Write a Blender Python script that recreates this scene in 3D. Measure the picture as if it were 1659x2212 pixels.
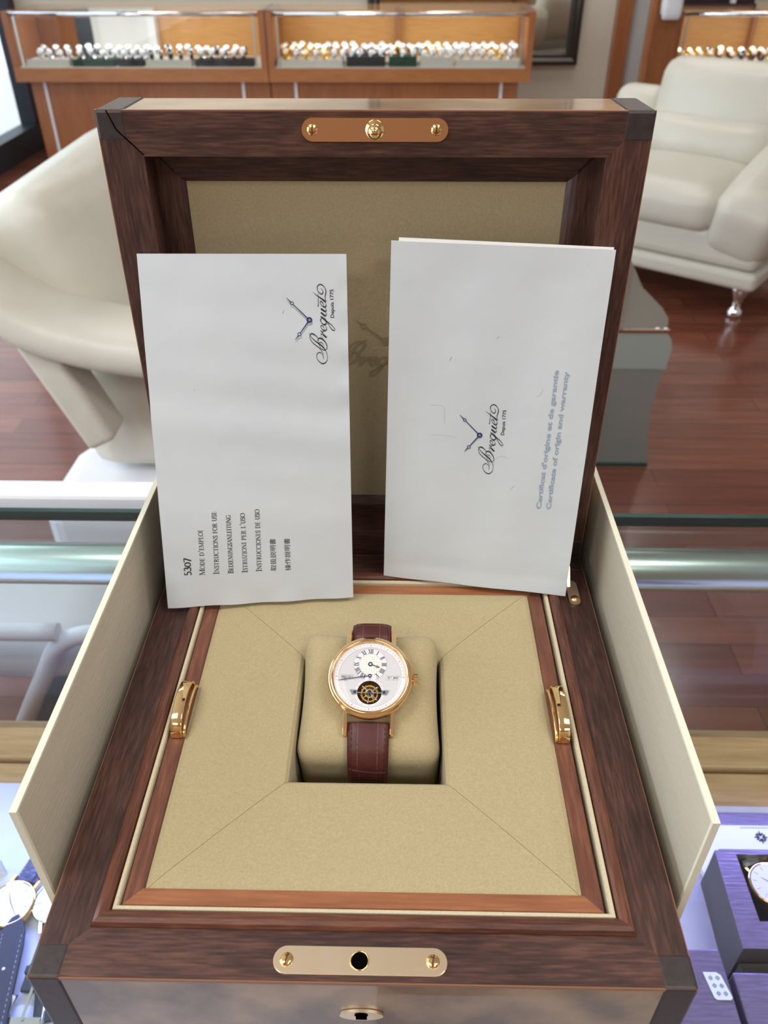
import bpy, bmesh, math, random
from mathutils import Vector, Matrix
random.seed(7)
for o in list(bpy.data.objects): bpy.data.objects.remove(o)
SC = bpy.context.scene
COL = SC.collection
ZO = 0.95                      # height of the box rim above the shop floor
def R(d): return math.radians(d)

# ---------------------------------------------------------------- camera
PITCH, ROLL, YAW = R(36.42324), R(-0.13212), R(1.14579)
cam_d = bpy.data.cameras.new('camera'); cam = bpy.data.objects.new('camera', cam_d); COL.objects.link(cam)
fw = Vector((-math.sin(YAW)*math.cos(PITCH), math.cos(YAW)*math.cos(PITCH), -math.sin(PITCH)))
rt = Vector((math.cos(YAW), math.sin(YAW), 0)); up = rt.cross(fw)
rt2 = rt*math.cos(ROLL)+up*math.sin(ROLL); up2 = up*math.cos(ROLL)-rt*math.sin(ROLL)
cam.matrix_world = Matrix(((rt2.x, up2.x, -fw.x, 0.011547), (rt2.y, up2.y, -fw.y, -0.132351), (rt2.z, up2.z, -fw.z, 0.306561+ZO), (0, 0, 0, 1)))
cam_d.sensor_fit = 'VERTICAL'; cam_d.sensor_height = 24; cam_d.lens = 24*1747.13/2212
cam_d.clip_start = 0.01; cam_d.clip_end = 100
cam_d.dof.use_dof = True; cam_d.dof.focus_distance = 0.37; cam_d.dof.aperture_fstop = 11.0
SC.camera = cam

# ---------------------------------------------------------------- world and lights
SC.view_settings.view_transform = 'Standard'; SC.view_settings.look = 'None'
SC.view_settings.gamma = 1; SC.view_settings.exposure = -0.22; SC.view_settings.use_curve_mapping = False
w = bpy.data.worlds.new('sky'); SC.world = w; w.use_nodes = True
w.node_tree.nodes['Background'].inputs[0].default_value = (0.80, 0.90, 1.0, 1)
w.node_tree.nodes['Background'].inputs[1].default_value = 2.2
def area(name, loc, rot, sx, sy, power, col=(1, 1, 1), spread=180):
    l = bpy.data.lights.new(name, 'AREA'); l.shape = 'RECTANGLE'; l.size = sx; l.size_y = sy
    l.energy = power; l.color = col; l.spread = R(spread)
    o = bpy.data.objects.new(name, l); COL.objects.link(o); o.location = (loc[0], loc[1], loc[2]+ZO); o.rotation_euler = rot
    return o
WARM = (1.0, 0.96, 0.92)
for i, (x, y) in enumerate([(-1.0, -0.15), (1.0, -0.15), (-1.3, 3.5), (1.3, 3.5), (-1.3, 4.9), (1.3, 4.9), (-0.9, -1.6), (1.1, -1.6)]):
    area('ceiling_lamp', (x, y, 1.78), (0, 0, 0), 1.1, 0.5, (22 if y < 3 else 13), WARM)
area('window_light', (-2.33, 1.2, 0.35), (0, R(-90), 0), 1.9, 3.6, 60, (0.82, 0.91, 1.0))
area('case_lamp', (-0.55, 0.385, -0.160), (R(-58), 0, 0), 0.9, 0.015, 2.6, (0.26, 0.34, 1.0), 92)
area('case_lamp', (0.62, 0.385, -0.160), (R(-58), 0, 0), 0.9, 0.015, 1.7, (0.36, 0.34, 1.0), 92)
for x0, x1 in ((-2.1, -0.82), (-0.66, 0.68), (1.55, 2.6)):
    area('case_lamp', ((x0+x1)/2, 5.10, -0.15), (R(25), 0, 0), x1-x0, 0.02, 2.2, (1.0, 0.95, 0.86))

# ---------------------------------------------------------------- materials
def _p(m): return m.node_tree.nodes['Principled BSDF']
def mat(name, col, rough=0.5, metal=0.0, coat=0.0, spec=0.5, emit=None, es=0.0, sheen=0.0, alpha=1.0, noise=None, bump=None, stretch=(1, 1, 1), col2=None, coat_rough=0.05):
    m = bpy.data.materials.new(name); m.use_nodes = True; p = _p(m); nt = m.node_tree
    p.inputs['Base Color'].default_value = (*col, 1); p.inputs['Roughness'].default_value = rough
    p.inputs['Metallic'].default_value = metal; p.inputs['Coat Weight'].default_value = coat
    p.inputs['Coat Roughness'].default_value = coat_rough
    p.inputs['Specular IOR Level'].default_value = spec; p.inputs['Sheen Weight'].default_value = sheen
    p.inputs['Alpha'].default_value = alpha
    if emit: p.inputs['Emission Color'].default_value = (*emit, 1); p.inputs['Emission Strength'].default_value = es
    if noise or bump:
        tc = nt.nodes.new('ShaderNodeTexCoord'); mp = nt.nodes.new('ShaderNodeMapping'); mp.inputs['Scale'].default_value = stretch
        nt.links.new(tc.outputs['Object'], mp.inputs['Vector'])
    if noise:                  # (scale, detail, low, high)
        n = nt.nodes.new('ShaderNodeTexNoise'); n.inputs['Scale'].default_value = noise[0]; n.inputs['Detail'].default_value = noise[1]
        nt.links.new(mp.outputs[0], n.inputs['Vector'])
        r = nt.nodes.new('ShaderNodeValToRGB'); r.color_ramp.elements[0].position = noise[2]; r.color_ramp.elements[1].position = noise[3]
        r.color_ramp.elements[0].color = (*col, 1); r.color_ramp.elements[1].color = (*(col2 or col), 1)
        nt.links.new(n.outputs['Fac'], r.inputs[0]); nt.links.new(r.outputs[0], p.inputs['Base Color'])
    if bump:                   # (scale, strength, distance)
        n2 = nt.nodes.new('ShaderNodeTexNoise'); n2.inputs['Scale'].default_value = bump[0]; n2.inputs['Detail'].default_value = 3
        nt.links.new(mp.outputs[0], n2.inputs['Vector'])
        b = nt.nodes.new('ShaderNodeBump'); b.inputs['Strength'].default_value = bump[1]; b.inputs['Distance'].default_value = bump[2]
        nt.links.new(n2.outputs['Fac'], b.inputs['Height']); nt.links.new(b.outputs[0], p.inputs['Normal'])
    return m
def wood(name, c1, c2, c3, axis, scale=1.0, rough=0.35, coat=0.0, fine=1.0, coat_rough=0.06, spec=0.5, tilt=0.0):
    """wood grain stretched along axis (0 x, 1 y, 2 z)"""
    m = bpy.data.materials.new(name); m.use_nodes = True; nt = m.node_tree; p = _p(m); N = nt.nodes.new; Lk = nt.links.new
    tc = N('ShaderNodeTexCoord')
    mp = N('ShaderNodeMapping'); s = [1.0, 1.0, 1.0]; s[axis] = 0.13; mp.inputs['Scale'].default_value = s
    ro = N('ShaderNodeMapping'); ro.inputs['Rotation'].default_value = (0, tilt if axis == 2 else 0, tilt if axis != 2 else 0); Lk(tc.outputs['Object'], ro.inputs['Vector'])
    Lk(ro.outputs[0], mp.inputs['Vector'])
    a = N('ShaderNodeTexNoise'); a.inputs['Scale'].default_value = 70*scale; a.inputs['Detail'].default_value = 4; a.inputs['Distortion'].default_value = 0.6
    mp2 = N('ShaderNodeMapping'); s = [1.0, 1.0, 1.0]; s[axis] = 0.09; mp2.inputs['Scale'].default_value = s
    Lk(tc.outputs['Object'], mp2.inputs['Vector'])
    b = N('ShaderNodeTexNoise'); b.inputs['Scale'].default_value = 900*scale*fine; b.inputs['Detail'].default_value = 3
    Lk(mp.outputs[0], a.inputs['Vector']); Lk(mp2.outputs[0], b.inputs['Vector'])
    mx = N('ShaderNodeMath'); mx.operation = 'MULTIPLY_ADD'; mx.inputs[1].default_value = 0.42
    Lk(a.outputs['Fac'], mx.inputs[0])
    m3 = N('ShaderNodeMath'); m3.operation = 'MULTIPLY'; m3.inputs[1].default_value = 0.58
    Lk(b.outputs['Fac'], m3.inputs[0]); Lk(m3.outputs[0], mx.inputs[2])
    r = N('ShaderNodeValToRGB'); e = r.color_ramp.elements
    e[0].position = 0.34; e[0].color = (*c1, 1); e[1].position = 0.66; e[1].color = (*c3, 1); x = e.new(0.5); x.color = (*c2, 1)
    Lk(mx.outputs[0], r.inputs[0]); Lk(r.outputs[0], p.inputs['Base Color'])
    bp = N('ShaderNodeBump'); bp.inputs['Strength'].default_value = 0.15; bp.inputs['Distance'].default_value = 0.0003
    Lk(b.outputs['Fac'], bp.inputs['Height']); Lk(bp.outputs[0], p.inputs['Normal'])
    p.inputs['Roughness'].default_value = rough; p.inputs['Coat Weight'].default_value = coat; p.inputs['Coat Roughness'].default_value = coat_rough
    p.inputs['Specular IOR Level'].default_value = spec
    return m
def glass(name, tint=(1, 1, 1), ior=1.45, rough=0.0, gloss=1.0):
    m = bpy.data.materials.new(name); m.use_nodes = True; nt = m.node_tree; nt.nodes.clear(); N = nt.nodes.new; Lk = nt.links.new
    o = N('ShaderNodeOutputMaterial'); mx = N('ShaderNodeMixShader'); t = N('ShaderNodeBsdfTransparent'); g = N('ShaderNodeBsdfGlossy')
    t.inputs[0].default_value = (*tint, 1); g.inputs['Roughness'].default_value = rough; g.inputs[0].default_value = (gloss, gloss, gloss, 1)
    f = N('ShaderNodeFresnel'); f.inputs[0].default_value = ior
    ge = N('ShaderNodeNewGeometry'); a = N('ShaderNodeMath'); a.operation = 'SUBTRACT'; a.inputs[0].default_value = 1.0
    Lk(ge.outputs['Backfacing'], a.inputs[1])
    mu = N('ShaderNodeMath'); mu.operation = 'MULTIPLY'; Lk(f.outputs[0], mu.inputs[0]); Lk(a.outputs[0], mu.inputs[1])
    Lk(mu.outputs[0], mx.inputs[0]); Lk(t.outputs[0], mx.inputs[1]); Lk(g.outputs[0], mx.inputs[2]); Lk(mx.outputs[0], o.inputs[0])
    return m
W1, W2, W3 = (0.026, 0.0105, 0.0085), (0.060, 0.025, 0.0185), (0.120, 0.053, 0.036)
M = {}
M['wx'] = wood('mahogany_along_x', W1, W2, W3, 0, rough=0.42, tilt=R(17))
M['wy'] = wood('mahogany_along_y', W1, W2, W3, 1, rough=0.42)
M['wz'] = wood('mahogany_along_z', W1, W2, W3, 2, rough=0.42)
R1, R2, R3 = (0.13, 0.038, 0.017), (0.20, 0.062, 0.028), (0.27, 0.088, 0.040)
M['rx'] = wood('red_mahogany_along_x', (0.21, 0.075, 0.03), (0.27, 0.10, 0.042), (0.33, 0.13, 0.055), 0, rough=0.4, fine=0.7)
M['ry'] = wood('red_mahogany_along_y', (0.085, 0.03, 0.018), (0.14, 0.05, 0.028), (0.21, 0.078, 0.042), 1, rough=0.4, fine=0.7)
M['bx'] = wood('bead_mahogany_along_x', (0.055, 0.019, 0.012), (0.105, 0.037, 0.021), (0.17, 0.064, 0.034), 0, rough=0.34)
M['by'] = wood('bead_mahogany_along_y', (0.055, 0.019, 0.012), (0.105, 0.037, 0.021), (0.17, 0.064, 0.034), 1, rough=0.34)
M['edge'] = mat('light_edge_inlay', (0.27, 0.13, 0.07), 0.4)
M['burl'] = mat('burl_veneer', (0.13, 0.085, 0.045), 0.35, coat=0.5, coat_rough=0.015, noise=(34, 6, 0.38, 0.66), col2=(0.33, 0.225, 0.125), stretch=(1, 1, 1))
M['burllid'] = mat('golden_burl_veneer', (0.26, 0.155, 0.075), 0.3, coat=1.0, coat_rough=0.015, noise=(30, 6, 0.38, 0.66), col2=(0.46, 0.31, 0.17))
M['ebony'] = mat('ebonised_corner', (0.026, 0.019, 0.018), 0.45, noise=(300, 3, .3, .7), col2=(0.042, 0.031, 0.029))
M['felt'] = mat('beige_suede', (0.375, 0.308, 0.17), 0.95, spec=0.1, sheen=0.15, noise=(1100, 6, 0.3, 0.72), col2=(0.435, 0.365, 0.212), bump=(1600, 0.5, 0.0004))
M['feltlid'] = mat('olive_beige_suede', (0.37, 0.305, 0.185), 0.95, spec=0.1, sheen=0.15, noise=(1000, 6, 0.3, 0.72), col2=(0.43, 0.36, 0.225), bump=(1600, 0.5, 0.0004))
M['emboss'] = mat('pressed_suede', (0.285, 0.23, 0.138), 0.8, spec=0.3)
M['linen'] = mat('cream_linen_board', (0.50, 0.455, 0.36), 0.85, spec=0.2, noise=(60, 4, 0.3, 0.7), col2=(0.55, 0.50, 0.40), bump=(900, 0.6, 0.0004), stretch=(1, 0.12, 1))
M['feltpale'] = mat('pale_suede_lining', (0.52, 0.45, 0.30), 0.95, spec=0.1, noise=(1100, 6, .3, .7), col2=(0.60, 0.53, 0.38))
M['linenedge'] = mat('cream_board_edge', (0.74, 0.72, 0.58), 0.8, spec=0.2)
M['brass'] = mat('polished_brass', (0.95, 0.66, 0.30), 0.07, metal=1.0)
M['satinbrass'] = mat('satin_brass', (0.98, 0.78, 0.52), 0.3, metal=1.0, noise=(40, 2, .4, .6), col2=(1.0, 0.84, 0.60), stretch=(1, .2, 1))
M['rosebrass'] = mat('copper_toned_brass', (0.90, 0.52, 0.27), 0.10, metal=1.0)
M['gold'] = mat('gold_case', (0.98, 0.66, 0.34), 0.09, metal=1.0)
M['yellowgold'] = mat('yellow_gold_wheel', (0.95, 0.62, 0.16), 0.2, metal=1.0)
M['steel'] = mat('steel', (0.78, 0.80, 0.84), 0.15, metal=1.0)
M['chrome'] = mat('chrome', (0.9, 0.9, 0.92), 0.05, metal=1.0)
M['alu'] = mat('satin_aluminium', (0.62, 0.72, 0.68), 0.28, metal=1.0)
M['black'] = mat('black_hole', (0.002, 0.002, 0.002), 0.9, spec=0.0)
M['burg'] = mat('burgundy_alligator', (0.060, 0.013, 0.012), 0.42, spec=0.35, noise=(160, 3, .3, .7), col2=(0.085, 0.022, 0.018), bump=(500, 0.25, 0.0003))
M['burgdk'] = mat('dark_maroon', (0.03, 0.008, 0.012), 0.4)
M['burgseam'] = mat('burgundy_groove', (0.13, 0.05, 0.05), 0.5)
M['burgstitch'] = mat('dark_red_stitch', (0.035, 0.006, 0.008), 0.8)
M['dial'] = mat('silvered_dial', (0.58, 0.58, 0.60), 0.38, metal=0.25, spec=0.4, bump=(1500, 0.15, 0.0001), stretch=(1, .05, 1))
M['dial2'] = mat('white_silver_chapter_ring', (0.74, 0.74, 0.77), 0.3, metal=0.2)
M['guil'] = bpy.data.materials.new('guilloche_centre')
M['guil'].use_nodes = True
_nt = M['guil'].node_tree; _pp = _p(M['guil']); _tc = _nt.nodes.new('ShaderNodeTexCoord'); _ck = _nt.nodes.new('ShaderNodeTexChecker')
_mp = _nt.nodes.new('ShaderNodeMapping'); _mp.inputs['Rotation'].default_value = (0, 0, R(45)); _nt.links.new(_tc.outputs['Object'], _mp.inputs[0]); _nt.links.new(_mp.outputs[0], _ck.inputs['Vector'])
_ck.inputs['Scale'].default_value = 1150; _ck.inputs['Color1'].default_value = (0.80, 0.79, 0.73, 1); _ck.inputs['Color2'].default_value = (0.66, 0.65, 0.58, 1)
_nt.links.new(_ck.outputs['Color'], _pp.inputs['Base Color']); _pp.inputs['Roughness'].default_value = 0.4; _pp.inputs['Metallic'].default_value = 0.2
M['ink'] = mat('black_ink', (0.014, 0.014, 0.024), 0.6)
M['blueink'] = mat('navy_ink', (0.012, 0.03, 0.12), 0.5)
M['greyink'] = mat('grey_ink', (0.30, 0.33, 0.37), 0.7)
M['slate'] = mat('slate_blue_ink', (0.27, 0.36, 0.45), 0.7)
M['blued'] = mat('blued_steel_hand', (0.03, 0.045, 0.10), 0.25, metal=0.6)
M['bridge'] = mat('grey_steel_bridge', (0.36, 0.39, 0.40), 0.25, metal=0.9)
M['cavity'] = mat('dark_brown_cavity', (0.10, 0.045, 0.018), 0.45, metal=0.4)
M['paper'] = mat('white_booklet_paper', (0.545, 0.595, 0.63), 0.42, spec=0.35, noise=(16, 5, 0.3, 0.7), col2=(0.585, 0.63, 0.66), bump=(45, 0.25, 0.002))
M['paperedge'] = mat('white_paper_edge', (0.80, 0.80, 0.79), 0.7)
M['leather'] = mat('ivory_leather', (0.62, 0.60, 0.51), 0.38, spec=0.45, noise=(3, 4, 0.3, 0.7), col2=(0.66, 0.645, 0.56), bump=(6, 0.35, 0.02))
M['leather2'] = mat('pale_grey_leather', (0.66, 0.66, 0.66), 0.4, spec=0.45, bump=(6, 0.2, 0.01))
M['counterglass'] = glass('counter_glass', (0.93, 0.97, 0.96), 1.5)
M['frontglass'] = glass('front_pane_glass', (0.88, 0.90, 0.94), 1.4)
M['glassedge'] = mat('green_glass_edge', (0.012, 0.05, 0.045), 0.1, spec=0.8)
M['caseglass'] = glass('showcase_glass', (0.97, 0.98, 0.98), 1.45)
M['smokeglass'] = mat('grey_frosted_table_glass', (0.24, 0.28, 0.27), 0.12, alpha=0.6)
M['palefrost'] = mat('pale_green_frosted_glass', (0.36, 0.43, 0.40), 0.2, alpha=0.8)
M['reflecttop'] = mat('table_top_glass_beige_reflection', (0.20, 0.19, 0.165), 0.08, alpha=0.75)  # beige grey reflection on the table top is put into the base colour
M['cherryx'] = wood('cherry_along_x', (0.36, 0.135, 0.045), (0.42, 0.165, 0.055), (0.48, 0.20, 0.07), 0, scale=0.12, rough=0.35, coat=0.2)
M['cherryz'] = wood('cherry_along_z', (0.30, 0.105, 0.038), (0.36, 0.13, 0.047), (0.40, 0.155, 0.057), 2, scale=0.1, rough=0.4, coat=0.2)
M['cherrydk'] = wood('dark_cherry', (0.20, 0.067, 0.02), (0.26, 0.09, 0.027), (0.31, 0.11, 0.035), 2, scale=0.1, rough=0.4)
M['caseback'] = wood('amber_case_back', (0.52, 0.24, 0.06), (0.62, 0.30, 0.085), (0.68, 0.35, 0.11), 0, scale=0.1, rough=0.45)
M['oakx'] = wood('oak_strip', (0.36, 0.20, 0.085), (0.47, 0.28, 0.13), (0.54, 0.34, 0.17), 0, scale=0.5, rough=0.4, fine=0.5)
M['whiteplastic'] = mat('white_plastic', (0.80, 0.81, 0.86), 0.3)
M['wall'] = mat('cream_wall', (0.68, 0.645, 0.54), 0.9, noise=(40, 3, .3, .7), col2=(0.71, 0.675, 0.57))
M['ceil'] = mat('white_ceiling', (0.80, 0.78, 0.74), 0.9)
M['greywall'] = mat('pale_grey_wall', (0.60, 0.59, 0.57), 0.9)
M['darkmetal'] = mat('dark_bronze_frame', (0.028, 0.032, 0.045), 0.45, metal=0.3)
M['pewter'] = mat('antique_pewter_frame', (0.085, 0.078, 0.068), 0.35, metal=0.7)
M['mirror'] = mat('mirror', (0.75, 0.73, 0.68), 0.03, metal=1.0)
M['deckwhite'] = mat('white_deck', (0.62, 0.62, 0.70), 0.55, noise=(30, 4, .35, .6), col2=(0.58, 0.58, 0.66))
M['deckgrey'] = mat('grey_suede_deck', (0.47, 0.45, 0.50), 0.9, noise=(40, 5, .3, .7), col2=(0.54, 0.52, 0.58))
M['tray'] = mat('ivory_tray', (0.62, 0.60, 0.52), 0.7)
M['traydk'] = mat('black_tray', (0.02, 0.022, 0.022), 0.6)
M['traygrn'] = mat('dark_green_tray', (0.012, 0.055, 0.03), 0.6)
M['silk'] = mat('purple_brushed_board', (0.17, 0.13, 0.21), 0.32, metal=0.35, noise=(500, 3, .3, .7), col2=(0.24, 0.19, 0.32), stretch=(.12, 1, 1), bump=(500, .5, .0006))
M['darkside'] = mat('dark_taupe_board', (0.085, 0.07, 0.075), 0.5)
M['tile'] = mat('pale_pavement', (0.75, 0.74, 0.72), 0.8)
M['blkstrap'] = mat('black_leather_strap', (0.02, 0.02, 0.035), 0.5, bump=(300, .4, .0005))
M['alligator'] = mat('navy_alligator_strap', (0.03, 0.028, 0.06), 0.28, noise=(90, 3, .35, .6), col2=(0.06, 0.05, 0.12), bump=(120, .7, .001))
M['stitch'] = mat('pale_stitch', (0.45, 0.43, 0.42), 0.8)
M['bluseat'] = mat('navy_upholstery', (0.035, 0.05, 0.12), 0.5)
M['curtain'] = mat('white_panel', (0.70, 0.69, 0.66), 0.8)
M['leaf'] = mat('green_leaf', (0.12, 0.20, 0.04), 0.5, noise=(30, 2, .3, .7), col2=(0.30, 0.36, 0.08))

M['tanwall'] = mat('tan_wall', (0.34, 0.25, 0.18), 0.9)
def floor_mat():
    m = bpy.data.materials.new('red_brown_plank_floor'); m.use_nodes = True; nt = m.node_tree; p = _p(m); N = nt.nodes.new; Lk = nt.links.new
    tc = N('ShaderNodeTexCoord'); bk = N('ShaderNodeTexBrick'); bk.offset = 0.37
    for k, v in (('Scale', 1.0), ('Mortar Size', 0.0012), ('Brick Width', 1.15), ('Row Height', 0.085), ('Bias', -0.1)): bk.inputs[k].default_value = v
    bk.inputs['Color1'].default_value = (0.15, 0.042, 0.024, 1); bk.inputs['Color2'].default_value = (0.25, 0.085, 0.050, 1); bk.inputs['Mortar'].default_value = (0.04, 0.012, 0.008, 1)
    Lk(tc.outputs['Object'], bk.inputs['Vector'])
    mp = N('ShaderNodeMapping'); mp.inputs['Scale'].default_value = (1.2, 14, 1); Lk(tc.outputs['Object'], mp.inputs[0])
    n = N('ShaderNodeTexNoise'); n.inputs['Scale'].default_value = 3; n.inputs['Detail'].default_value = 4; Lk(mp.outputs[0], n.inputs['Vector'])
    mx = N('ShaderNodeMixRGB'); mx.blend_type = 'OVERLAY'; mx.inputs[0].default_value = 0.55
    Lk(bk.outputs['Color'], mx.inputs[1]); Lk(n.outputs['Fac'], mx.inputs[2]); Lk(mx.outputs[0], p.inputs['Base Color'])
    p.inputs['Roughness'].default_value = 0.22; p.inputs['Coat Weight'].default_value = 0.4; p.inputs['Coat Roughness'].default_value = 0.12
    return m
M['floor'] = floor_mat()

# ---------------------------------------------------------------- mesh helpers
class MB:
    def __init__(s): s.bm = bmesh.new(); s.T = None
    def v(s, p):
        p = Vector(p)
        if s.T: p = s.T(p)
        return s.bm.verts.new(p)
    def face(s, vs, mi=0, sm=False):
        try: f = s.bm.faces.new(vs); f.material_index = mi; f.smooth = sm; return f
        except ValueError: return None
    def box(s, a, b, mi=0):
        x0, y0, z0 = a; x1, y1, z1 = b
        V = [s.v(p) for p in ((x0, y0, z0), (x1, y0, z0), (x1, y1, z0), (x0, y1, z0), (x0, y0, z1), (x1, y0, z1), (x1, y1, z1), (x0, y1, z1))]
        for f in ((3, 2, 1, 0), (4, 5, 6, 7), (0, 1, 5, 4), (1, 2, 6, 5), (2, 3, 7, 6), (3, 0, 4, 7)): s.face([V[i] for i in f], mi)
        return s
    def prism(s, pts, vec, mi=0):
        """closed polygon pts (3D) extruded by vec"""
        vec = Vector(vec); A = [s.v(p) for p in pts]; B = [s.v(Vector(p)+vec) for p in pts]; n = len(pts)
        s.face(A[::-1], mi); s.face(B, mi)
        for i in range(n): s.face([A[i], A[(i+1) % n], B[(i+1) % n], B[i]], mi)
        return s
    def tube(s, path, r, n=10, mi=0, cap=True):
        path = [Vector(p) for p in path]; rings = []
        rr = r if isinstance(r, (list, tuple)) else [r]*len(path)
        for i, p in enumerate(path):
            d = (path[min(i+1, len(path)-1)]-path[max(i-1, 0)]).normalized()
            a = d.orthogonal().normalized() if i == 0 else (a-d*a.dot(d)).normalized()
            b = d.cross(a)
            rings.append([s.v(p+(a*math.cos(t*2*math.pi/n)+b*math.sin(t*2*math.pi/n))*rr[i]) for t in range(n)])
        for i in range(len(rings)-1):
            for k in range(n): s.face([rings[i][k], rings[i][(k+1) % n], rings[i+1][(k+1) % n], rings[i+1][k]], mi, True)
        if cap: s.face(rings[0][::-1], mi); s.face(rings[-1], mi)
        return s
    def lathe(s, prof, c=(0, 0, 0), n=48, mi=0, closed=False, cap=True):
        """profile (r,z) about the z axis through c"""
        rings = [[s.v((c[0]+r*math.cos(2*math.pi*k/n), c[1]+r*math.sin(2*math.pi*k/n), c[2]+z)) for k in range(n)] for r, z in prof]
        m = len(rings); lim = m if closed else m-1
        for i in range(lim):
            for k in range(n): s.face([rings[i][k], rings[i][(k+1) % n], rings[(i+1) % m][(k+1) % n], rings[(i+1) % m][k]], mi, True)
        if not closed and cap:
            if prof[0][0] > 1e-6: s.face(rings[0][::-1], mi)
            if prof[-1][0] > 1e-6: s.face(rings[-1], mi)
        return s
    def plate(s, outer, z0, z1, holes=(), mi=0):
        """flat plate with holes, outlines are (x,y) lists"""
        loops = []
        for z in (z0, z1):
            loops.append([[s.v((x, y, z)) for x, y in L] for L in [outer]+list(holes)])
        for k, ls in enumerate(loops):
            es = []
            for L in ls:
                for i in range(len(L)): es.append(s.bm.edges.new((L[i], L[(i+1) % len(L)])))
            g = bmesh.ops.triangle_fill(s.bm, edges=es, use_beauty=True)
            for f in g['geom']:
                if isinstance(f, bmesh.types.BMFace): f.material_index = mi
        for A, B in zip(loops[0], loops[1]):
            for i in range(len(A)): s.face([A[i], A[(i+1) % len(A)], B[(i+1) % len(A)], B[i]], mi)
        return s
    def soft(s, c, half, r, rot=None, n=9, puff=(0, 0, 0), mi=0, fn=None):
        """cushion: rounded box with bulging faces"""
        H = Vector(half); c = Vector(c); g = {}
        def pt(i, j, k):
            key = (i, j, k)
            if key in g: return g[key]
            q = Vector((2*i/n-1, 2*j/n-1, 2*k/n-1)); q = Vector([math.copysign(abs(t)**0.8, t) for t in q])
            P = Vector((q.x*H.x, q.y*H.y, q.z*H.z)); I = Vector([max(-(H[t]-r), min(H[t]-r, P[t])) for t in range(3)])
            d = P-I
            if d.length > 1e-9: P = I+d.normalized()*r
            for t in range(3):
                o1, o2 = (t+1) % 3, (t+2) % 3
                P[t] += math.copysign(puff[t], q[t])*(abs(q[t])**2)*(1-q[o1]**2)*(1-q[o2]**2) if puff[t] else 0
            if fn: P = fn(P)
            if rot: P = rot @ P
            g[key] = s.v(P+c); return g[key]
        for i in range(n):
            for j in range(n):
                for (a, flip) in ((0, True), (n, False)):
                    q = [pt(i, j, a), pt(i+1, j, a), pt(i+1, j+1, a), pt(i, j+1, a)]; s.face(q[::-1] if flip else q, mi, True)
                    q = [pt(i, a, j), pt(i, a, j+1), pt(i+1, a, j+1), pt(i+1, a, j)]; s.face(q[::-1] if flip else q, mi, True)
                    q = [pt(a, i, j), pt(a, i+1, j), pt(a, i+1, j+1), pt(a, i, j+1)]; s.face(q[::-1] if flip else q, mi, True)
        return s
    def sweep(s, prof, x0, y0, x1, y1, side, mi=0):
        """mitred frame side: prof = closed list of (inset, z); side 0 front,1 right,2 back,3 left"""
        A, B = [], []
        for d, z in prof:
            P = {0: ((x0+d, y0+d, z), (x1-d, y0+d, z)), 1: ((x1-d, y0+d, z), (x1-d, y1-d, z)), 2: ((x1-d, y1-d, z), (x0+d, y1-d, z)), 3: ((x0+d, y1-d, z), (x0+d, y0+d, z))}[side]
            A.append(s.v(P[0])); B.append(s.v(P[1]))
        n = len(prof)
        for i in range(n): s.face([A[i], B[i], B[(i+1) % n], A[(i+1) % n]], mi)
        s.face(A, mi); s.face(B[::-1], mi)
        return s
    def ribbon(s, pts, f, off=0.0, mi=0, closed=False):
        """flat stroke: pts = (x,y,width), f maps (x,y,off)->3D"""
        n = len(pts); L, Q = [], []
        for i in range(n):
            a = pts[i-1] if (closed or i > 0) else pts[0]; b = pts[(i+1) % n] if (closed or i < n-1) else pts[-1]
            dx, dy = b[0]-a[0], b[1]-a[1]; l = math.hypot(dx, dy) or 1
            w2 = pts[i][2]/2; nx, ny = -dy/l*w2, dx/l*w2
            L.append(s.v(f(pts[i][0]+nx, pts[i][1]+ny, off))); Q.append(s.v(f(pts[i][0]-nx, pts[i][1]-ny, off)))
        for i in range(n if closed else n-1):
            j = (i+1) % n; s.face([Q[i], Q[j], L[j], L[i]], mi)
        return s
    def disc(s, cx, cy, r, f, off, n=24, mi=0, r2=0):
        if r2: return s.ribbon([(cx+(r+r2)/2*math.cos(-2*math.pi*k/n), cy+(r+r2)/2*math.sin(-2*math.pi*k/n), r-r2) for k in range(n)], f, off, mi, True)
        s.face([s.v(f(cx+r*math.cos(2*math.pi*k/n), cy+r*math.sin(2*math.pi*k/n), off)) for k in range(n)], mi); return s

def catmull(pts, k=5):
    out = []; n = len(pts)
    for i in range(n-1):
        p0, p1, p2, p3 = pts[max(i-1, 0)], pts[i], pts[i+1], pts[min(i+2, n-1)]
        for j in range(k):
            t = j/k
            out.append(tuple(0.5*((2*b)+(-a+c)*t+(2*a-5*b+4*c-d)*t*t+(-a+3*b-3*c+d)*t**3) for a, b, c, d in zip(p0, p1, p2, p3)))
    out.append(pts[-1]); return out

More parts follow.
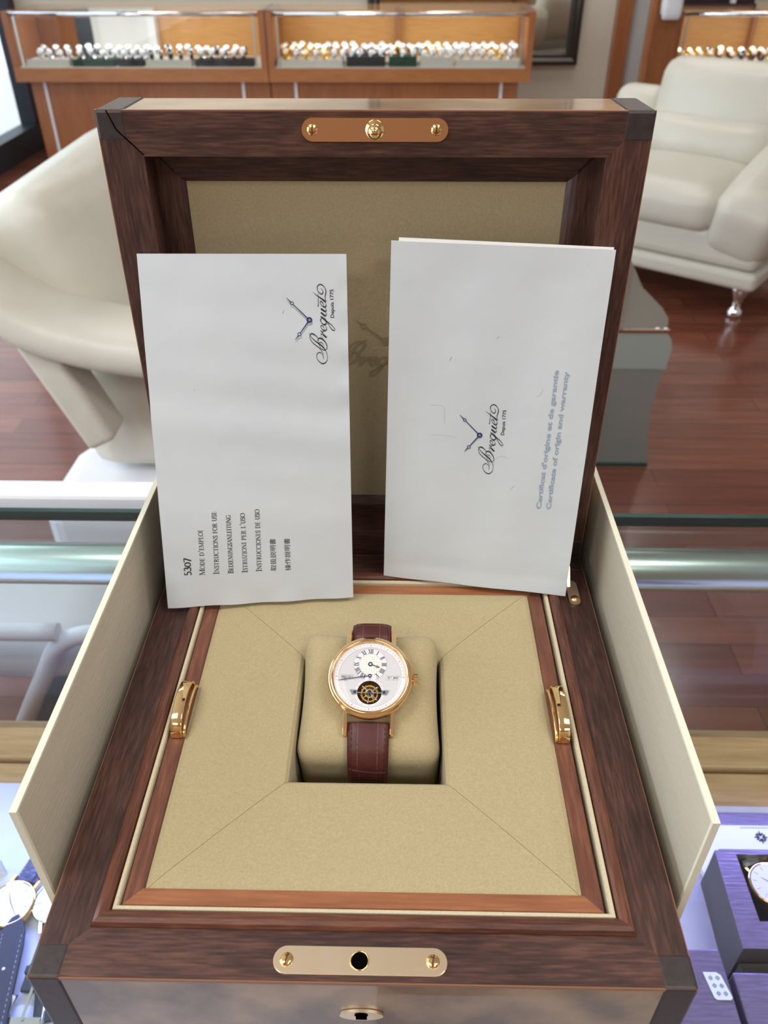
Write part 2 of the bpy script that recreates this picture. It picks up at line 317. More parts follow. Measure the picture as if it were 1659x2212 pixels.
ORG = {}
def thing(name, label, cat, loc=(0, 0, 0), rz=0, group=None, rot=None, shift=True):
    o = bpy.data.objects.new(name, None); COL.objects.link(o); o.empty_display_size = 0.02
    o.location = (loc[0], loc[1], loc[2]+(ZO if shift else 0)); o.rotation_euler = rot or (0, 0, rz)
    o['label'] = label; o['category'] = cat
    if group: o['group'] = group
    ORG[o.name] = Vector((0, 0, 0)); return o
def absthing(name, label, cat, loc, group=None):
    """thing whose parts are written in scene coordinates"""
    o = thing(name, label, cat, loc, group=group); ORG[o.name] = Vector(loc); return o
def part(name, mb, m, parent, label=None, kind=None):
    me = bpy.data.meshes.new(name); bm = mb.bm if isinstance(mb, MB) else mb
    org = ORG.get(parent.name, Vector((0, 0, 0))) if parent else Vector((0, 0, -ZO))
    bmesh.ops.translate(bm, verts=bm.verts, vec=-org)
    bmesh.ops.recalc_face_normals(bm, faces=bm.faces) if not getattr(mb, 'norecalc', False) else None
    bm.to_mesh(me); bm.free()
    for x in (m if isinstance(m, (list, tuple)) else [m]): me.materials.append(x)
    o = bpy.data.objects.new(name, me); COL.objects.link(o)
    if parent: o.parent = parent; ORG[o.name] = org
    if label: o['label'] = label
    if kind: o['kind'] = kind
    return o
def struct(name, mb, m):
    o = part(name, mb, m, None); o['kind'] = 'structure'; return o
def solo(name, label, cat, mb, m, group=None):
    o = part(name, mb, m, None); o['label'] = label; o['category'] = cat
    if group: o['group'] = group
    return o
def copy_tree(o, parent=None):
    c = o.copy(); COL.objects.link(c)
    if parent: c.parent = parent
    for ch in list(o.children): copy_tree(ch, c)
    return c
def bevel(o, w, seg=2):
    b = o.modifiers.new('bevel', 'BEVEL'); b.width = w; b.segments = seg; b.limit_method = 'ANGLE'; b.angle_limit = R(40); return o
def stadium(cx, cy, L, W, n=14):
    r = W/2; a = L/2-r; P = []
    for k in range(n+1): t = -math.pi/2+math.pi*k/n; P.append((cx+a+r*math.cos(t), cy+r*math.sin(t)))
    for k in range(n+1): t = math.pi/2+math.pi*k/n; P.append((cx-a+r*math.cos(t), cy+r*math.sin(t)))
    return P
def circ(cx, cy, r, n=24, ry=None): return [(cx+r*math.cos(2*math.pi*k/n), cy+(ry or r)*math.sin(2*math.pi*k/n)) for k in range(n)]

# ---------------------------------------------------------------- lettering
def text_tris(s, bold=0.0, scy=1.0):
    cu = bpy.data.curves.new('t', 'FONT'); cu.body = s; cu.size = 1.0; cu.offset = bold; cu.resolution_u = 4
    o = bpy.data.objects.new('t', cu); COL.objects.link(o)
    dg = bpy.context.evaluated_depsgraph_get(); dg.update(); me = o.evaluated_get(dg).to_mesh()
    V = [tuple(v.co) for v in me.vertices]; F = [tuple(p.vertices) for p in me.polygons]
    o.evaluated_get(dg).to_mesh_clear(); bpy.data.objects.remove(o); bpy.data.curves.remove(cu)
    return V, F
def place_text(mb, s, a, b, h, f, off, bold=0.0, cap=None, mi=0):
    """default-font text from a to b (surface coordinates), capital height h"""
    V, F = text_tris(s, bold)
    if not V: return
    x0 = min(v[0] for v in V); x1 = max(v[0] for v in V); ch = cap or 0.729
    L = math.hypot(b[0]-a[0], b[1]-a[1]); ux, uy = (b[0]-a[0])/L, (b[1]-a[1])/L; k = L/(x1-x0); kh = h/ch
    vs = []
    for x, y, z in V:
        u = (x-x0)*k; v = y*kh; vs.append(mb.v(f(a[0]+ux*u-uy*v, a[1]+uy*u+ux*v, off)))
    for q in F: mb.face([vs[i] for i in q], mi)
def arc(cx, cy, rx, ry, a0, a1, n=10): return [(cx+rx*math.cos(R(a0+(a1-a0)*k/n)), cy+ry*math.sin(R(a0+(a1-a0)*k/n))) for k in range(n+1)]
TH, TN = 0.135, 0.05
def _ser(x, y, w=0.2): return ([(x-w, y), (x+w, y)], TN)
GL = {
 'I': (.42, [([(.21, 0), (.21, 1)], TH), _ser(.21, .02), _ser(.21, .98)]),
 'L': (.62, [([(.2, 0), (.2, 1)], TH), _ser(.2, .98), ([(.02, .03), (.58, .03), (.6, .25)], TN)]),
 'M': (1.02, [([(.14, 0), (.14, 1)], TN), ([(.14, 1), (.5, .05)], TH), ([(.5, .05), (.84, 1)], TN), ([(.84, 0), (.84, 1)], TH), _ser(.14, .02, .12), _ser(.84, .02, .16), _ser(.08, .98, .1), _ser(.9, .98, .1)]),
 'N': (.86, [([(.14, 0), (.14, 1)], TN), ([(.14, 1), (.7, .02)], TH), ([(.7, 0), (.7, 1)], TN), _ser(.14, .02, .12), _ser(.7, .98, .12), _ser(.08, .98, .08)]),
 'T': (.7, [([(.35, 0), (.35, 1)], TH), _ser(.35, .02, .16), ([(.04, .78), (.06, .97), (.64, .97), (.66, .78)], TN)]),
 'E': (.66, [([(.19, 0), (.19, 1)], TH), ([(.03, .03), (.58, .03), (.61, .24)], TN), ([(.03, .97), (.56, .97), (.58, .78)], TN), ([(.19, .52), (.46, .52)], TN), ([(.46, .4), (.46, .64)], TN)]),
 'F': (.6, [([(.19, 0), (.19, 1)], TH), _ser(.19, .02, .16), ([(.03, .97), (.56, .97), (.58, .76)], TN), ([(.19, .52), (.46, .52)], TN), ([(.46, .4), (.46, .64)], TN)]),
 'B': (.7, [([(.19, 0), (.19, 1)], TH), ([(.03, .97), (.32, .97)]+arc(.34, .75, .2, .22, 90, -90)+[(.19, .53)], -1), ([(.19, .53), (.34, .53)]+arc(.36, .28, .24, .25, 90, -90)+[(.03, .03)], -1)]),
 'D': (.82, [([(.19, 0), (.19, 1)], TH), ([(.03, .97), (.32, .97)]+arc(.34, .5, .38, .47, 90, -90)+[(.03, .03)], -1)]),
 'P': (.66, [([(.19, 0), (.19, 1)], TH), _ser(.19, .02, .16), ([(.03, .97), (.32, .97)]+arc(.34, .73, .24, .24, 90, -90)+[(.19, .49)], -1)]),
 'R': (.76, [([(.19, 0), (.19, 1)], TH), _ser(.19, .02, .16), ([(.03, .97), (.32, .97)]+arc(.34, .75, .22, .22, 90, -90)+[(.19, .53)], -1), ([(.34, .53), (.66, .02), (.76, .02)], TH*.8)]),
 'O': (.84, [(arc(.42, .5, .36, .48, 0, 360, 22), -1)]),
 'C': (.76, [(arc(.42, .5, .36, .48, 45, 315, 18), -1), ([(.68, .98), (.68, .7)], TN)]),
 'G': (.82, [(arc(.42, .5, .36, .48, 45, 325, 18), -1), ([(.68, .98), (.68, .7)], TN), ([(.7, .05), (.7, .42)], TH), _ser(.68, .43, .13)]),
 'S': (.56, [([(.5, .74), (.48, .86)]+arc(.28, .75, .2, .23, 40, 200, 8)+[(.2, .58), (.36, .46)]+arc(.27, .25, .22, .23, 25, -150, 8)+[(.06, .26)], -2)]),
 'U': (.82, [([(.18, 1), (.18, .35)]+arc(.42, .33, .24, .31, 180, 360, 10)+[(.66, 1)], -1), _ser(.18, .98, .15), _ser(.66, .98, .12)]),
 'A': (.8, [([(.1, .02), (.38, 1)], TN), ([(.38, 1), (.7, .02)], TH), ([(.2, .34), (.56, .34)], TN), _ser(.1, .02, .11), _ser(.7, .02, .13)]),
 'Z': (.66, [([(.08, .8), (.1, .97), (.58, .97)], TN), ([(.56, .97), (.08, .03)], TH), ([(.06, .03), (.58, .03), (.6, .22)], TN)]),
 'V': (.8, [([(.1, .98), (.4, 0)], TH), ([(.4, 0), (.68, .98)], TN), _ser(.1, .98, .14), _ser(.68, .98, .12)]),
 'X': (.8, [([(.1, .98), (.66, .02)], TH), ([(.66, .98), (.1, .02)], TN), _ser(.1, .98, .13), _ser(.66, .98, .11), _ser(.1, .02, .11), _ser(.66, .02, .13)]),
 "'": (.28, [([(.16, 1.0), (.12, .72)], .1)]),
 ' ': (.32, []),
 '5': (.62, [([(.5, .96), (.16, .96), (.14, .56)]+arc(.27, .3, .25, .28, 120, -140, 12), -2)]),
 '3': (.62, [(arc(.27, .74, .2, .22, 150, -80, 10)+arc(.27, .27, .25, .26, 80, -150, 10), -2)]),
 '0': (.66, [(arc(.32, .42, .26, .42, 0, 360, 20), -1)]),
 '7': (.6, [([(.04, .78), (.06, .9), (.54, .9)], TN*1.6), ([(.54, .9), (.2, -.12)], TH)]),
 '1': (.46, [([(.23, 0), (.23, 1)], TH), _ser(.23, .02), ([(.23, .98), (.05, .84)], TN)]),
 '8': (.6, [(arc(.28, .75, .2, .22, 0, 360, 14), -1), (arc(.28, .27, .24, .26, 0, 360, 14), -1)]),
 '4': (.64, [([(.42, 0), (.42, 1)], TH), ([(.42, 1), (.04, .3), (.6, .3)], TN)]),
 'o': (.4, [(arc(.18, .8, .13, .17, 0, 360, 12), TN)]),
}
def glyph(mb, ch, ox, oy, ux, uy, sx, sy, f, off, wk=1.0, mi=0):
    adv, st = GL[ch]
    for pts, w in st:
        P = []; n = len(pts)
        for i, (x, y) in enumerate(pts):
            if w > 0: ww = w
            else:
                a = pts[max(i-1, 0)]; b = pts[min(i+1, n-1)]; dx, dy = b[0]-a[0], b[1]-a[1]; l = math.hypot(dx, dy) or 1
                c = abs(dy)/l if w == -1 else max(abs(dy)/l*.6, abs(dx)*abs(dy)/l/l*1.9)
                ww = TN+(TH-TN)*min(1, c)
            X, Y = x*sx, y*sy
            P.append((ox+ux*X-uy*Y, oy+uy*X+ux*Y, ww*wk*min(sx*1.1, sy)))
        mb.ribbon(P, f, off, mi)
    return adv*sx
def serif(mb, s, a, b, h, f, off, wk=1.0, smallcaps=True, mi=0):
    """engraved serif capitals fitted from a to b; lower-case letters become small capitals"""
    W = 0; K = 0.80
    for c in s:
        W += GL[c.upper() if c not in GL else c][0]*(K if c.islower() and smallcaps and c != 'o_' else 1)
    L = math.hypot(b[0]-a[0], b[1]-a[1]); ux, uy = (b[0]-a[0])/L, (b[1]-a[1])/L; sx = L/W; x = 0
    for c in s:
        k = K if (c.islower() and smallcaps) else 1; g = c if c in GL and not (c.islower() and smallcaps) else c.upper()
        x += glyph(mb, g, a[0]+ux*x, a[1]+uy*x, ux, uy, sx*k, h*k, f, off, wk, mi)
LOGO = [[(-1930,-607,5),(-1816,-626,18),(-1693,-604,24),(-1595,-535,30),(-1558,-444,39),(-1598,-350,35),(-1690,-301,26),(-1804,-303,22),(-1917,-340,24),(-2021,-419,35),(-2095,-520,49),(-2116,-602,59),(-2086,-696,49),(-1993,-781,30),(-1880,-820,18),(-1766,-828,16),(-1643,-811,18),(-1529,-774,22),(-1421,-715,35),(-1324,-646,53),(-1221,-547,65),(-1134,-437,67),(-1047,-317,55),(-945,-198,39),(-843,-99,26),(-762,-30,22),(-671,17,14),(-580,45,5)],[(-1683,-651,5),(-1580,-608,18),(-1466,-539,28),(-1343,-441,35),(-1240,-321,37),(-1148,-201,37),(-1036,-92,30),(-914,-25,24),(-802,2,24),(-711,-17,35),(-656,-65,57),(-651,-136,67),(-702,-226,53),(-773,-316,35),(-865,-395,22)],[(-1027,-405,41),(-956,-392,35),(-895,-404,45),(-865,-476,71),(-886,-568,71),(-968,-667,57),(-1080,-756,43),(-1202,-809,35),(-1305,-826,30),(-1396,-788,30),(-1442,-715,35),(-1431,-633,35),(-1374,-542,28),(-1292,-473,20),(-1210,-445,14),(-1129,-427,18),(-1078,-459,30),(-1063,-521,35),(-1099,-592,28),(-1161,-641,18),(-1253,-674,5)],[(-876,-650,6),(-775,-581,14),(-684,-538,20),(-648,-565,30),(-694,-635,49),(-765,-724,71),(-837,-814,81)],[(-735,-746,10),(-654,-666,16),(-583,-597,35),(-512,-549,41),(-482,-544,20)],[(-553,-588,41),(-563,-649,30),(-528,-701,16)],[(-463,-703,12),(-372,-695,20),(-292,-647,33),(-252,-577,41),(-302,-550,30),(-372,-563,24),(-452,-622,35),(-503,-702,61),(-503,-773,61),(-443,-815,41),(-373,-817,20),(-303,-779,16),(-242,-730,10)],[(169,-549,61),(89,-658,71),(-21,-777,71),(-121,-906,51),(-211,-1035,37),(-324,-1144,28),(-425,-1213,24),(-495,-1201,33),(-495,-1140,41),(-414,-1050,37),(-283,-962,26),(-161,-885,22),(-41,-827,20),(39,-779,18),(169,-701,12)],[(99,-618,24),(30,-550,45),(-50,-548,37),(-130,-591,30),(-200,-660,51),(-220,-741,81),(-180,-803,51),(-111,-810,35),(-1,-757,41)],[(357,-566,61),(298,-634,81),(218,-733,75),(198,-783,61),(248,-825,35),(317,-817,20),(396,-759,14)],[(555,-572,61),(486,-640,81),(421,-739,75),(406,-789,61),(456,-826,35),(535,-803,18),(604,-745,12)],[(643,-726,12),(732,-708,20),(830,-651,37),(889,-582,41),(840,-545,26),(761,-568,22),(683,-626,35),(623,-715,57),(613,-786,61),(672,-828,41),(751,-825,20),(830,-782,14),(898,-723,10)],[(1328,-205,8),(1230,-312,22),(1123,-459,41),(1016,-606,61),(928,-724,81),(849,-823,61)],[(849,-883,6),(908,-835,16),(1006,-797,26),(1113,-795,35),(1220,-824,41),(1337,-842,41),(1453,-820,30),(1569,-754,30),(1647,-666,45),(1671,-567,53),(1627,-475,41),(1550,-433,35),(1453,-434,30),(1347,-476,26),(1259,-554,35),(1220,-633,47),(1269,-689,41),(1347,-697,28),(1434,-659,20),(1502,-581,6)],[(634,-443,41),(761,-452,26),(1006,-460,22),(1298,-465,8)]]
# ================================================================ SETTING
DIR_L, DIR_R, WALLB, WALLF, CEIL = -2.42, 3.3, 5.75, -2.3, 1.85
struct('floor', MB().box((-4.4, -2.4, -1.0), (3.4, 5.9, -0.95)), M['floor'])
struct('ceiling', MB().box((-2.5, -2.4, 1.85), (3.4, 5.9, 1.9)), M['ceil'])
struct('wall_back', MB().box((-2.42, 5.75, -0.95), (3.3, 5.85, 1.85)), M['wall'])
struct('wall_right', MB().box((3.3, -2.4, -0.95), (3.4, 5.85, 1.85)), M['greywall'])
struct('wall_front', MB().box((-2.42, -2.4, -0.95), (3.3, -2.3, 1.85)), M['tanwall'])
# storefront on the left: low dark sill, mullions, head, glass
struct('window_1', MB().box((-2.47, -2.3, -0.90), (-2.462, 5.75, 1.75)), M['caseglass'])
f = MB(); f.box((-2.50, -2.3, -0.95), (-2.39, 5.75, -0.80)); f.box((-2.50, -2.3, 1.72), (-2.40, 5.75, 1.85))
for y in (-1.6, 0.1, 1.7, 3.35, 4.98, 5.70): f.box((-2.50, y-0.05, -0.80), (-2.40, y+0.05, 1.72))
struct('trim_1', f, M['darkmetal'])
struct('wall_left', MB().box((-2.50, 5.74, -0.95), (-2.40, 5.85, 1.85)), M['darkmetal'])
t = absthing('sidewalk', 'sunlit pale pavement outside the shop window', 'pavement', (-5.4, 2.5, -0.99)); t['kind'] = 'structure'
part('paving', MB().box((-11, -4, -1.03), (-2.5, 9, -0.96)), M['tile'], t)
for k, (x, y) in enumerate(((-2.72, 5.35), (-2.78, 4.75))):
    t = absthing('railing_post', ['slim chrome post outside the window, nearer the far showcase', 'slim chrome post outside the window at the left picture edge'][k], 'post', (x, y, -0.95), 'posts outside the window')
    part('pole', MB().tube([(x, y, -0.96), (x, y, -0.05)], 0.02), M['chrome'], t); part('cap', MB().lathe([(0, .05), (.022, .045), (.03, .02), (.03, 0), (.02, -.02)], (x, y, -0.05), 16), M['chrome'], t)

# ---------------------------------------------------------------- far showcases
YF = 5.04
def showcase(name, label, x0, x1, inl=.06, inr=.06):
    t = absthing(name, label, 'showcase', ((x0+x1)/2, YF+0.25, -0.95), 'wood and glass showcases along the back wall')
    yb = 5.52; zt, zb = -0.117, -0.392; pw = 0.035
    part('plinth', MB().box((x0+.09, YF+.08, -0.95), (x1-.09, yb-.02, -0.885)), M['whiteplastic'], t, 'white kick plinth')
    part('cabinet_body', MB().box((x0+inl, YF+.05, -0.885), (x1-inr, yb, -0.462)), M['cherryz'], t)
    part('bottom_rail', MB().box((x0, YF, -0.462), (x1, yb, zb)), M['cherryx'], t)
    for xa in (x0, x1-pw): part('corner_post', MB().box((xa, YF, zb), (xa+pw, yb, zt)), M['cherryz'], t)
    for xa in (x0+.135, x1-.165): part('metal_strip', MB().box((xa, YF+.042, -0.885), (xa+.016, YF+.05, -0.462)), M['whiteplastic'], t, 'pale metal shelf strip')
    part('back_panel', MB().box((x0+pw, yb-.02, zb), (x1-pw, yb, zt)), M['caseback'], t, 'amber wooden back panel')
    part('deck', MB().box((x0+pw, YF+.01, zb), (x1-pw, yb-.02, zb+.006)), M['tray'], t)
    part('front_glass', MB().box((x0+pw, YF+.004, zb), (x1-pw, YF+.009, zt-.012)), M['caseglass'], t)
    part('top_glass', MB().box((x0, YF-.002, zt), (x1, yb, zt+.008)), M['caseglass'], t)
    part('light_rail', MB().tube([(x0+pw, YF+.018, zt-.012), (x1-pw, YF+.018, zt-.012)], 0.0125, 12), M['chrome'], t, 'bright metal lamp rail')
    for xa in (x0+pw+.02, x1-pw-.035): part('glass_clip', MB().box((xa, YF+.012, zb), (xa+.01, YF+.02, zt)), M['alu'], t)
    return t
sc1 = showcase('glass_showcase', 'left wooden glass-fronted showcase beside the shop window', -2.20, -0.745, inr=.002)
sc2 = showcase('glass_showcase', 'middle wooden glass-fronted showcase left of the framed mirror', -0.74, 0.745, inl=.0)
sc3 = showcase('glass_showcase', 'right glass-fronted showcase behind the white armchair', 1.515, 2.95)
part('end_panel', MB().box((-2.16, 5.44, -.386), (-1.93, 5.49, -.13)), M['cherrydk'], sc1, 'brown inner panel')
part('dark_divider', MB().box((-1.93, 5.43, -.386), (-1.84, 5.49, -.13)), M['darkmetal'], sc1)
part('white_panel', MB().box((-1.84, 5.44, -.386), (-1.50, 5.49, -.13)), M['curtain'], sc1, 'white inner back panel')
part('pale_strip', MB().box((-1.50, 5.42, -.386), (-1.455, 5.49, -.13)), M['paperedge'], sc1)
part('divider', MB().box((-0.03, 5.44, -.386), (0.0, 5.5, -.13)), M['cherryz'], sc2)
part('divider', MB().box((2.08, 5.44, -.386), (2.10, 5.5, -.13)), M['cherryz'], sc3)
# pillar beside the right showcase, doorway frame
struct('trim_2', MB().box((1.375, 4.98, -0.95), (1.513, 5.04, 1.85)), M['cherrydk'])
struct('trim_3', MB().box((1.352, 4.975, -0.95), (1.375, 5.04, 1.85)), M['cherryz'])
struct('trim_4', MB().box((1.33, 5.66, -0.95), (1.415, 5.75, 1.85)), M['cherryz'])
struct('door_1', MB().box((1.415, 5.70, -0.95), (1.75, 5.75, 1.85)), M['greywall'])
# framed mirror
t = absthing('framed_mirror', 'dark pewter framed mirror on the wall right of the middle showcase', 'mirror', (0.5, 5.75, -0.45))
t['label'] = 'dark pewter framed mirror hanging on the cream wall'
prof = [(0, 5.748), (0, 5.715), (.022, 5.70), (.04, 5.712), (.055, 5.708), (.075, 5.735), (.075, 5.748)]
class _Fm(MB): pass
f = MB(); f.T = lambda p: Vector((p.x, p.z, p.y))
for k in range(4):
    g = MB(); g.T = lambda p: Vector((p.x, p.z, p.y)); g.sweep(prof, -0.2, -0.462, 1.125, 1.2, k); part('frame_moulding', g, M['pewter'], t)
part('mirror_glass', MB().box((-.125, 5.738, -.388), (1.052, 5.746, 1.13)), M['mirror'], t)
t = absthing('maroon_display_stand', 'dark maroon stand on top of the right showcase', 'stand', (1.72, 5.3, -.109))
part('panel', MB().box((1.535, 5.28, -.105), (2.0, 5.31, .30)), M['burgdk'], t); part('base', MB().box((1.535, 5.24, -.109), (2.0, 5.36, -.095)), M['burgdk'], t); part('support', MB().box((1.86, 5.255, -.095), (1.885, 5.28, .1)), M['whiteplastic'], t, 'small pale support')
# white handset hanging on the pillar
t = absthing('cordless_handset', 'white handset device hanging on the brown pillar', 'handset', (1.47, 4.97, -0.1))
o = part('body', MB().soft((1.452, 4.955, -0.045), (.052, .022, .105), .02, n=6), M['whiteplastic'], t)
part('side_shell', MB().soft((1.408, 4.963, -0.035), (.014, .014, .09), .01, n=4), M['whiteplastic'], t)
part('screen', MB().box((1.425, 4.928, -0.035), (1.478, 4.934, 0.02)), M['greyink'], t, 'grey display')

# ---------------------------------------------------------------- little watches in the showcases
def mini(kind, name, label, cat, group):
    """wristwatch closed round a stand, origin at its foot"""
    t = thing(name, label, cat, (0, 0, 0), group=group, shift=False)
    metal = {'s': M['steel'], 'g': M['yellowgold'], 'b': M['steel'], 't': M['gold']}[kind]; band = {'s': M['steel'], 'g': M['yellowgold'], 'b': M['blkstrap'], 't': M['cavity']}[kind]
    g = MB(); n = 16; A = []
    for k in range(n):
        a = 2*math.pi*k/n; y, z = 0.026*math.cos(a), 0.030+0.030*math.sin(a); w_ = 0.010-0.002*math.sin(a)
        yi, zi = 0.0215*math.cos(a), 0.030+0.0255*math.sin(a)
        A.append([g.v((-w_, y, z)), g.v((w_, y, z)), g.v((w_, yi, zi)), g.v((-w_, yi, zi))])
    for k in range(n):
        B = A[(k+1) % n]
        for i in range(4): g.face([A[k][i], A[k][(i+1) % 4], B[(i+1) % 4], B[i]], 0, i in (0, 2))
    part('band', g, band, t)
    q = Matrix.Rotation(R(52), 3, 'X')
    g = MB(); g.T = lambda p: q @ p+Vector((0, -0.0195, 0.050)); g.lathe([(0, -.003), (.018, -.003), (.0195, 0), (.018, .004), (.0155, .005), (.0, .005)], n=16); part('case', g, metal, t)
    g = MB(); g.T = lambda p: q @ p+Vector((0, -0.0195, 0.050)); g.disc(0, 0, .0145, lambda x, y, o: (x, y, o), .0056, 14); part('dial', g, {'s': M['dial'], 'g': M['dial2'], 'b': M['blkstrap'], 't': M['dial2']}[kind], t)
    return t
def row(protos, x0, x1, ys, dx, z, mix, seed):
    rnd = random.Random(seed)
    for y, lift in ys:
        x = x0+rnd.random()*dx*.4
        while x < x1:
            k = mix(x, rnd); p = protos[k]
            o = p if not p.get('used') else copy_tree(p)
            p['used'] = 1
            o.location = (x, y, z+lift+ZO); o.rotation_euler = (0, 0, rnd.uniform(-.25, .25)); s_ = rnd.uniform(.72, .95); o.scale = (s_, s_, s_)
            if 'used' in o.keys() and o is not p: del o['used']
            x += dx*rnd.uniform(.85, 1.2)
    for p in protos.values():
        if 'used' in p.keys(): del p['used']
def tray(x0, x1, y0, y1, z0, z1, m, label, grp):
    t = absthing('display_tray', label, 'tray', ((x0+x1)/2, (y0+y1)/2, z0), grp)
    part('tray_base', MB().box((x0, y0, z0), (x1, y1, z1)), m, t)
    part('tray_lip', MB().box((x0, y0-.003, z0), (x1, y0, z1+.006)), m, t); return t
zd = -0.386
# left showcase
for k, (x0, x1, m, lb) in enumerate([(-2.12, -1.88, 'tray', 'ivory tray at the left end of the left showcase'), (-1.86, -1.62, 'traygrn', 'green tray under silver bracelets in the left showcase'), (-1.60, -1.46, 'traydk', 'black block in the middle of the left showcase, beside the green tray'),
        (-1.44, -1.18, 'tray', 'pale tray right of the black block in the left showcase'), (-1.16, -0.83, 'traydk', 'long black tray at the right end of the left showcase')]):
    tray(x0, x1, 5.06, 5.20, zd, zd+.03, M[m], lb, None)
S = {'s': mini('s', 'display_watch', 'small steel watch on the trays of the left showcase', 'watch', 'steel watches in the left showcase'), 'b': mini('b', 'display_watch', 'small watch with a black strap on the trays of the left showcase', 'watch', 'black strap watches in the left showcase')}
row(S, -2.05, -0.85, ((5.10, 0.030), (5.16, 0.045)), .058, zd, lambda x, r: 's' if (x < -1.55 or r.random() < .6) else 'b', 1)
# middle showcase
for k, (x0, x1, m, lb) in enumerate([(-0.69, -0.32, 'tray', 'ivory tray at the left end of the middle showcase'), (-0.30, -0.08, 'traydk', 'black tray in the middle showcase, beside the green one'), (-0.06, 0.10, 'traygrn', 'dark green tray in the middle showcase'),
        (0.12, 0.30, 'tray', 'ivory tray just right of the green one in the middle showcase'), (0.32, 0.69, 'tray', 'ivory tray at the right end of the middle showcase')]):
    tray(x0, x1, 5.06, 5.24, zd, zd+(.045 if k in (1, 2, 3) else .028), M[m], lb, None)
S = {'s': mini('s', 'display_watch', 'small steel watch on the trays of the middle showcase', 'watch', 'steel watches in the middle showcase'), 'g': mini('g', 'display_watch', 'small yellow gold watch on the trays of the middle showcase', 'watch', 'gold watches in the middle showcase')}
row(S, -0.66, 0.68, ((5.09, 0.030), (5.15, 0.048), (5.21, .052)), .052, zd, lambda x, r: 'g' if (x < -.4 and r.random() < .6) or r.random() < .12 else 's', 2)
# right showcase
tray(1.56, 2.08, 5.06, 5.22, zd, zd+.025, M['whiteplastic'], 'white tray under gold watches in the right showcase', None)
tray(2.11, 2.7, 5.06, 5.22, zd, zd+.025, M['deckwhite'], 'white tray under leather strap watches in the right showcase', None)
S = {'g': mini('g', 'display_watch', 'small yellow gold watch in the right showcase behind the armchair', 'watch', 'gold watches in the right showcase'), 't': mini('t', 'display_watch', 'small watch on a brown strap in the right showcase behind the armchair', 'watch', 'brown strap watches in the right showcase'), 'b': mini('b', 'display_watch', 'small steel watch on a black strap in the right showcase', 'watch', 'black strap watches in the right showcase')}
row(S, 1.58, 2.65, ((5.10, 0.025), (5.17, 0.035)), .055, zd, lambda x, r: 'g' if x < 1.75 or r.random() < .25 else ('b' if r.random() < .4 else 't'), 3)

# ---------------------------------------------------------------- right armchair
ch = thing('leather_armchair', 'white leather armchair with chrome feet right of the box', 'armchair', (1.311, 2.761, -0.95), rz=math.atan2(-0.282, 0.368)+math.pi)
# local frame: +x to the viewer's left along the seat front, +y runs back -> mirrored below with X negative
def CX(x, y, z): return (x, -y, z)
def csoft(name, c, h, r, rot=None, puff=(0, 0, 0), m='leather', n=9, lab=None):
    g = MB(); g.soft(CX(*c), h, r, rot, n, puff); return part(name, g, M[m], ch, lab)
g = MB(); g.box((0, -.82, .13), (.98, 0, .195)); bevel(part('base_rail', g, M['leather'], ch), .02, 3)
g = MB(); g.box((.015, -.80, .195), (.96, -.015, .33)); bevel(part('frame', g, M['leather'], ch), .03, 3)
csoft('seat_cushion', (.485, .31, .375), (.285, .33, .075), .06, puff=(0, 0, .03))
csoft('armrest', (.105, .36, .40), (.125, .38, .115), .07, Matrix.Rotation(R(-12), 3, 'X') @ Matrix.Rotation(R(-14), 3, 'Y'), (.02, 0, .03))
csoft('armrest', (.865, .36, .40), (.125, .38, .115), .07, Matrix.Rotation(R(-12), 3, 'X') @ Matrix.Rotation(R(14), 3, 'Y'), (.02, 0, .03))
csoft('lumbar_cushion', (.485, .58, .49), (.29, .09, .10), .07, Matrix.Rotation(R(14), 3, 'X'), (0, .04, 0))
csoft('back_cushion', (.46, .70, .60), (.30, .095, .185), .08, Matrix.Rotation(R(14), 3, 'X'), (0, .04, .0))
csoft('back_wing', (.84, .72, .52), (.12, .09, .14), .07, Matrix.Rotation(R(12), 3, 'X'), (0, .03, 0))
csoft('back_wing', (.09, .72, .52), (.12, .09, .14), .07, Matrix.Rotation(R(12), 3, 'X'), (0, .03, 0))
for x, y in ((.07, .09), (.91, .09), (.07, .73), (.91, .73)):
    g = MB(); g.lathe([(.012, 0), (.026, 0), (.03, .012), (.026, .026), (.014, .04), (.02, .07), (.034, .105), (.036, .13)], CX(x, y, 0), 18); part('foot', g, M['chrome'], ch, 'turned chrome foot')

# ---------------------------------------------------------------- left armchair
lc = absthing('ribbon_arm_chair', 'white leather armchair with a sweeping arm left of the box', 'armchair', (-0.45, 1.7, -0.95))
lc['label'] = 'ivory leather armchair with a sweeping arm left of the box'
def band(name, path, y0, y1, th, m, pinch=0):
    g = MB(); n = len(path); A = []
    for i, (x, z) in enumerate(path):
        a = path[max(i-1, 0)]; b = path[min(i+1, n-1)]; dx, dz = b[0]-a[0], b[1]-a[1]; l = math.hypot(dx, dz); nx, nz = -dz/l, dx/l
        ring = []
        W_ = (y1-y0)/2; r = min(th, W_*2)*.42
        for (u, v) in [(-1, -1), (1, -1), (1, 1), (-1, 1)]:
            for k in range(5):
                a0 = {(-1, -1): 180, (1, -1): 270, (1, 1): 0, (-1, 1): 90}[(u, v)]+90*k/4
                cy = u*(W_-r)+r*math.cos(R(a0)); cn = v*(th/2-r)+r*math.sin(R(a0)) + (.012*(1-(cy/W_)**2) if v > 0 else 0)
                ring.append(g.v((x+nx*cn, (y0+y1)/2+cy, z+nz*cn)))
        A.append(ring)
    for i in range(n-1):
        m_ = len(A[0])
        for k in range(m_): g.face([A[i][k], A[i][(k+1) % m_], A[i+1][(k+1) % m_], A[i+1][k]], 0, True)
    g.face(A[0][::-1]); g.face(A[-1])
    return part(name, g, m, lc)
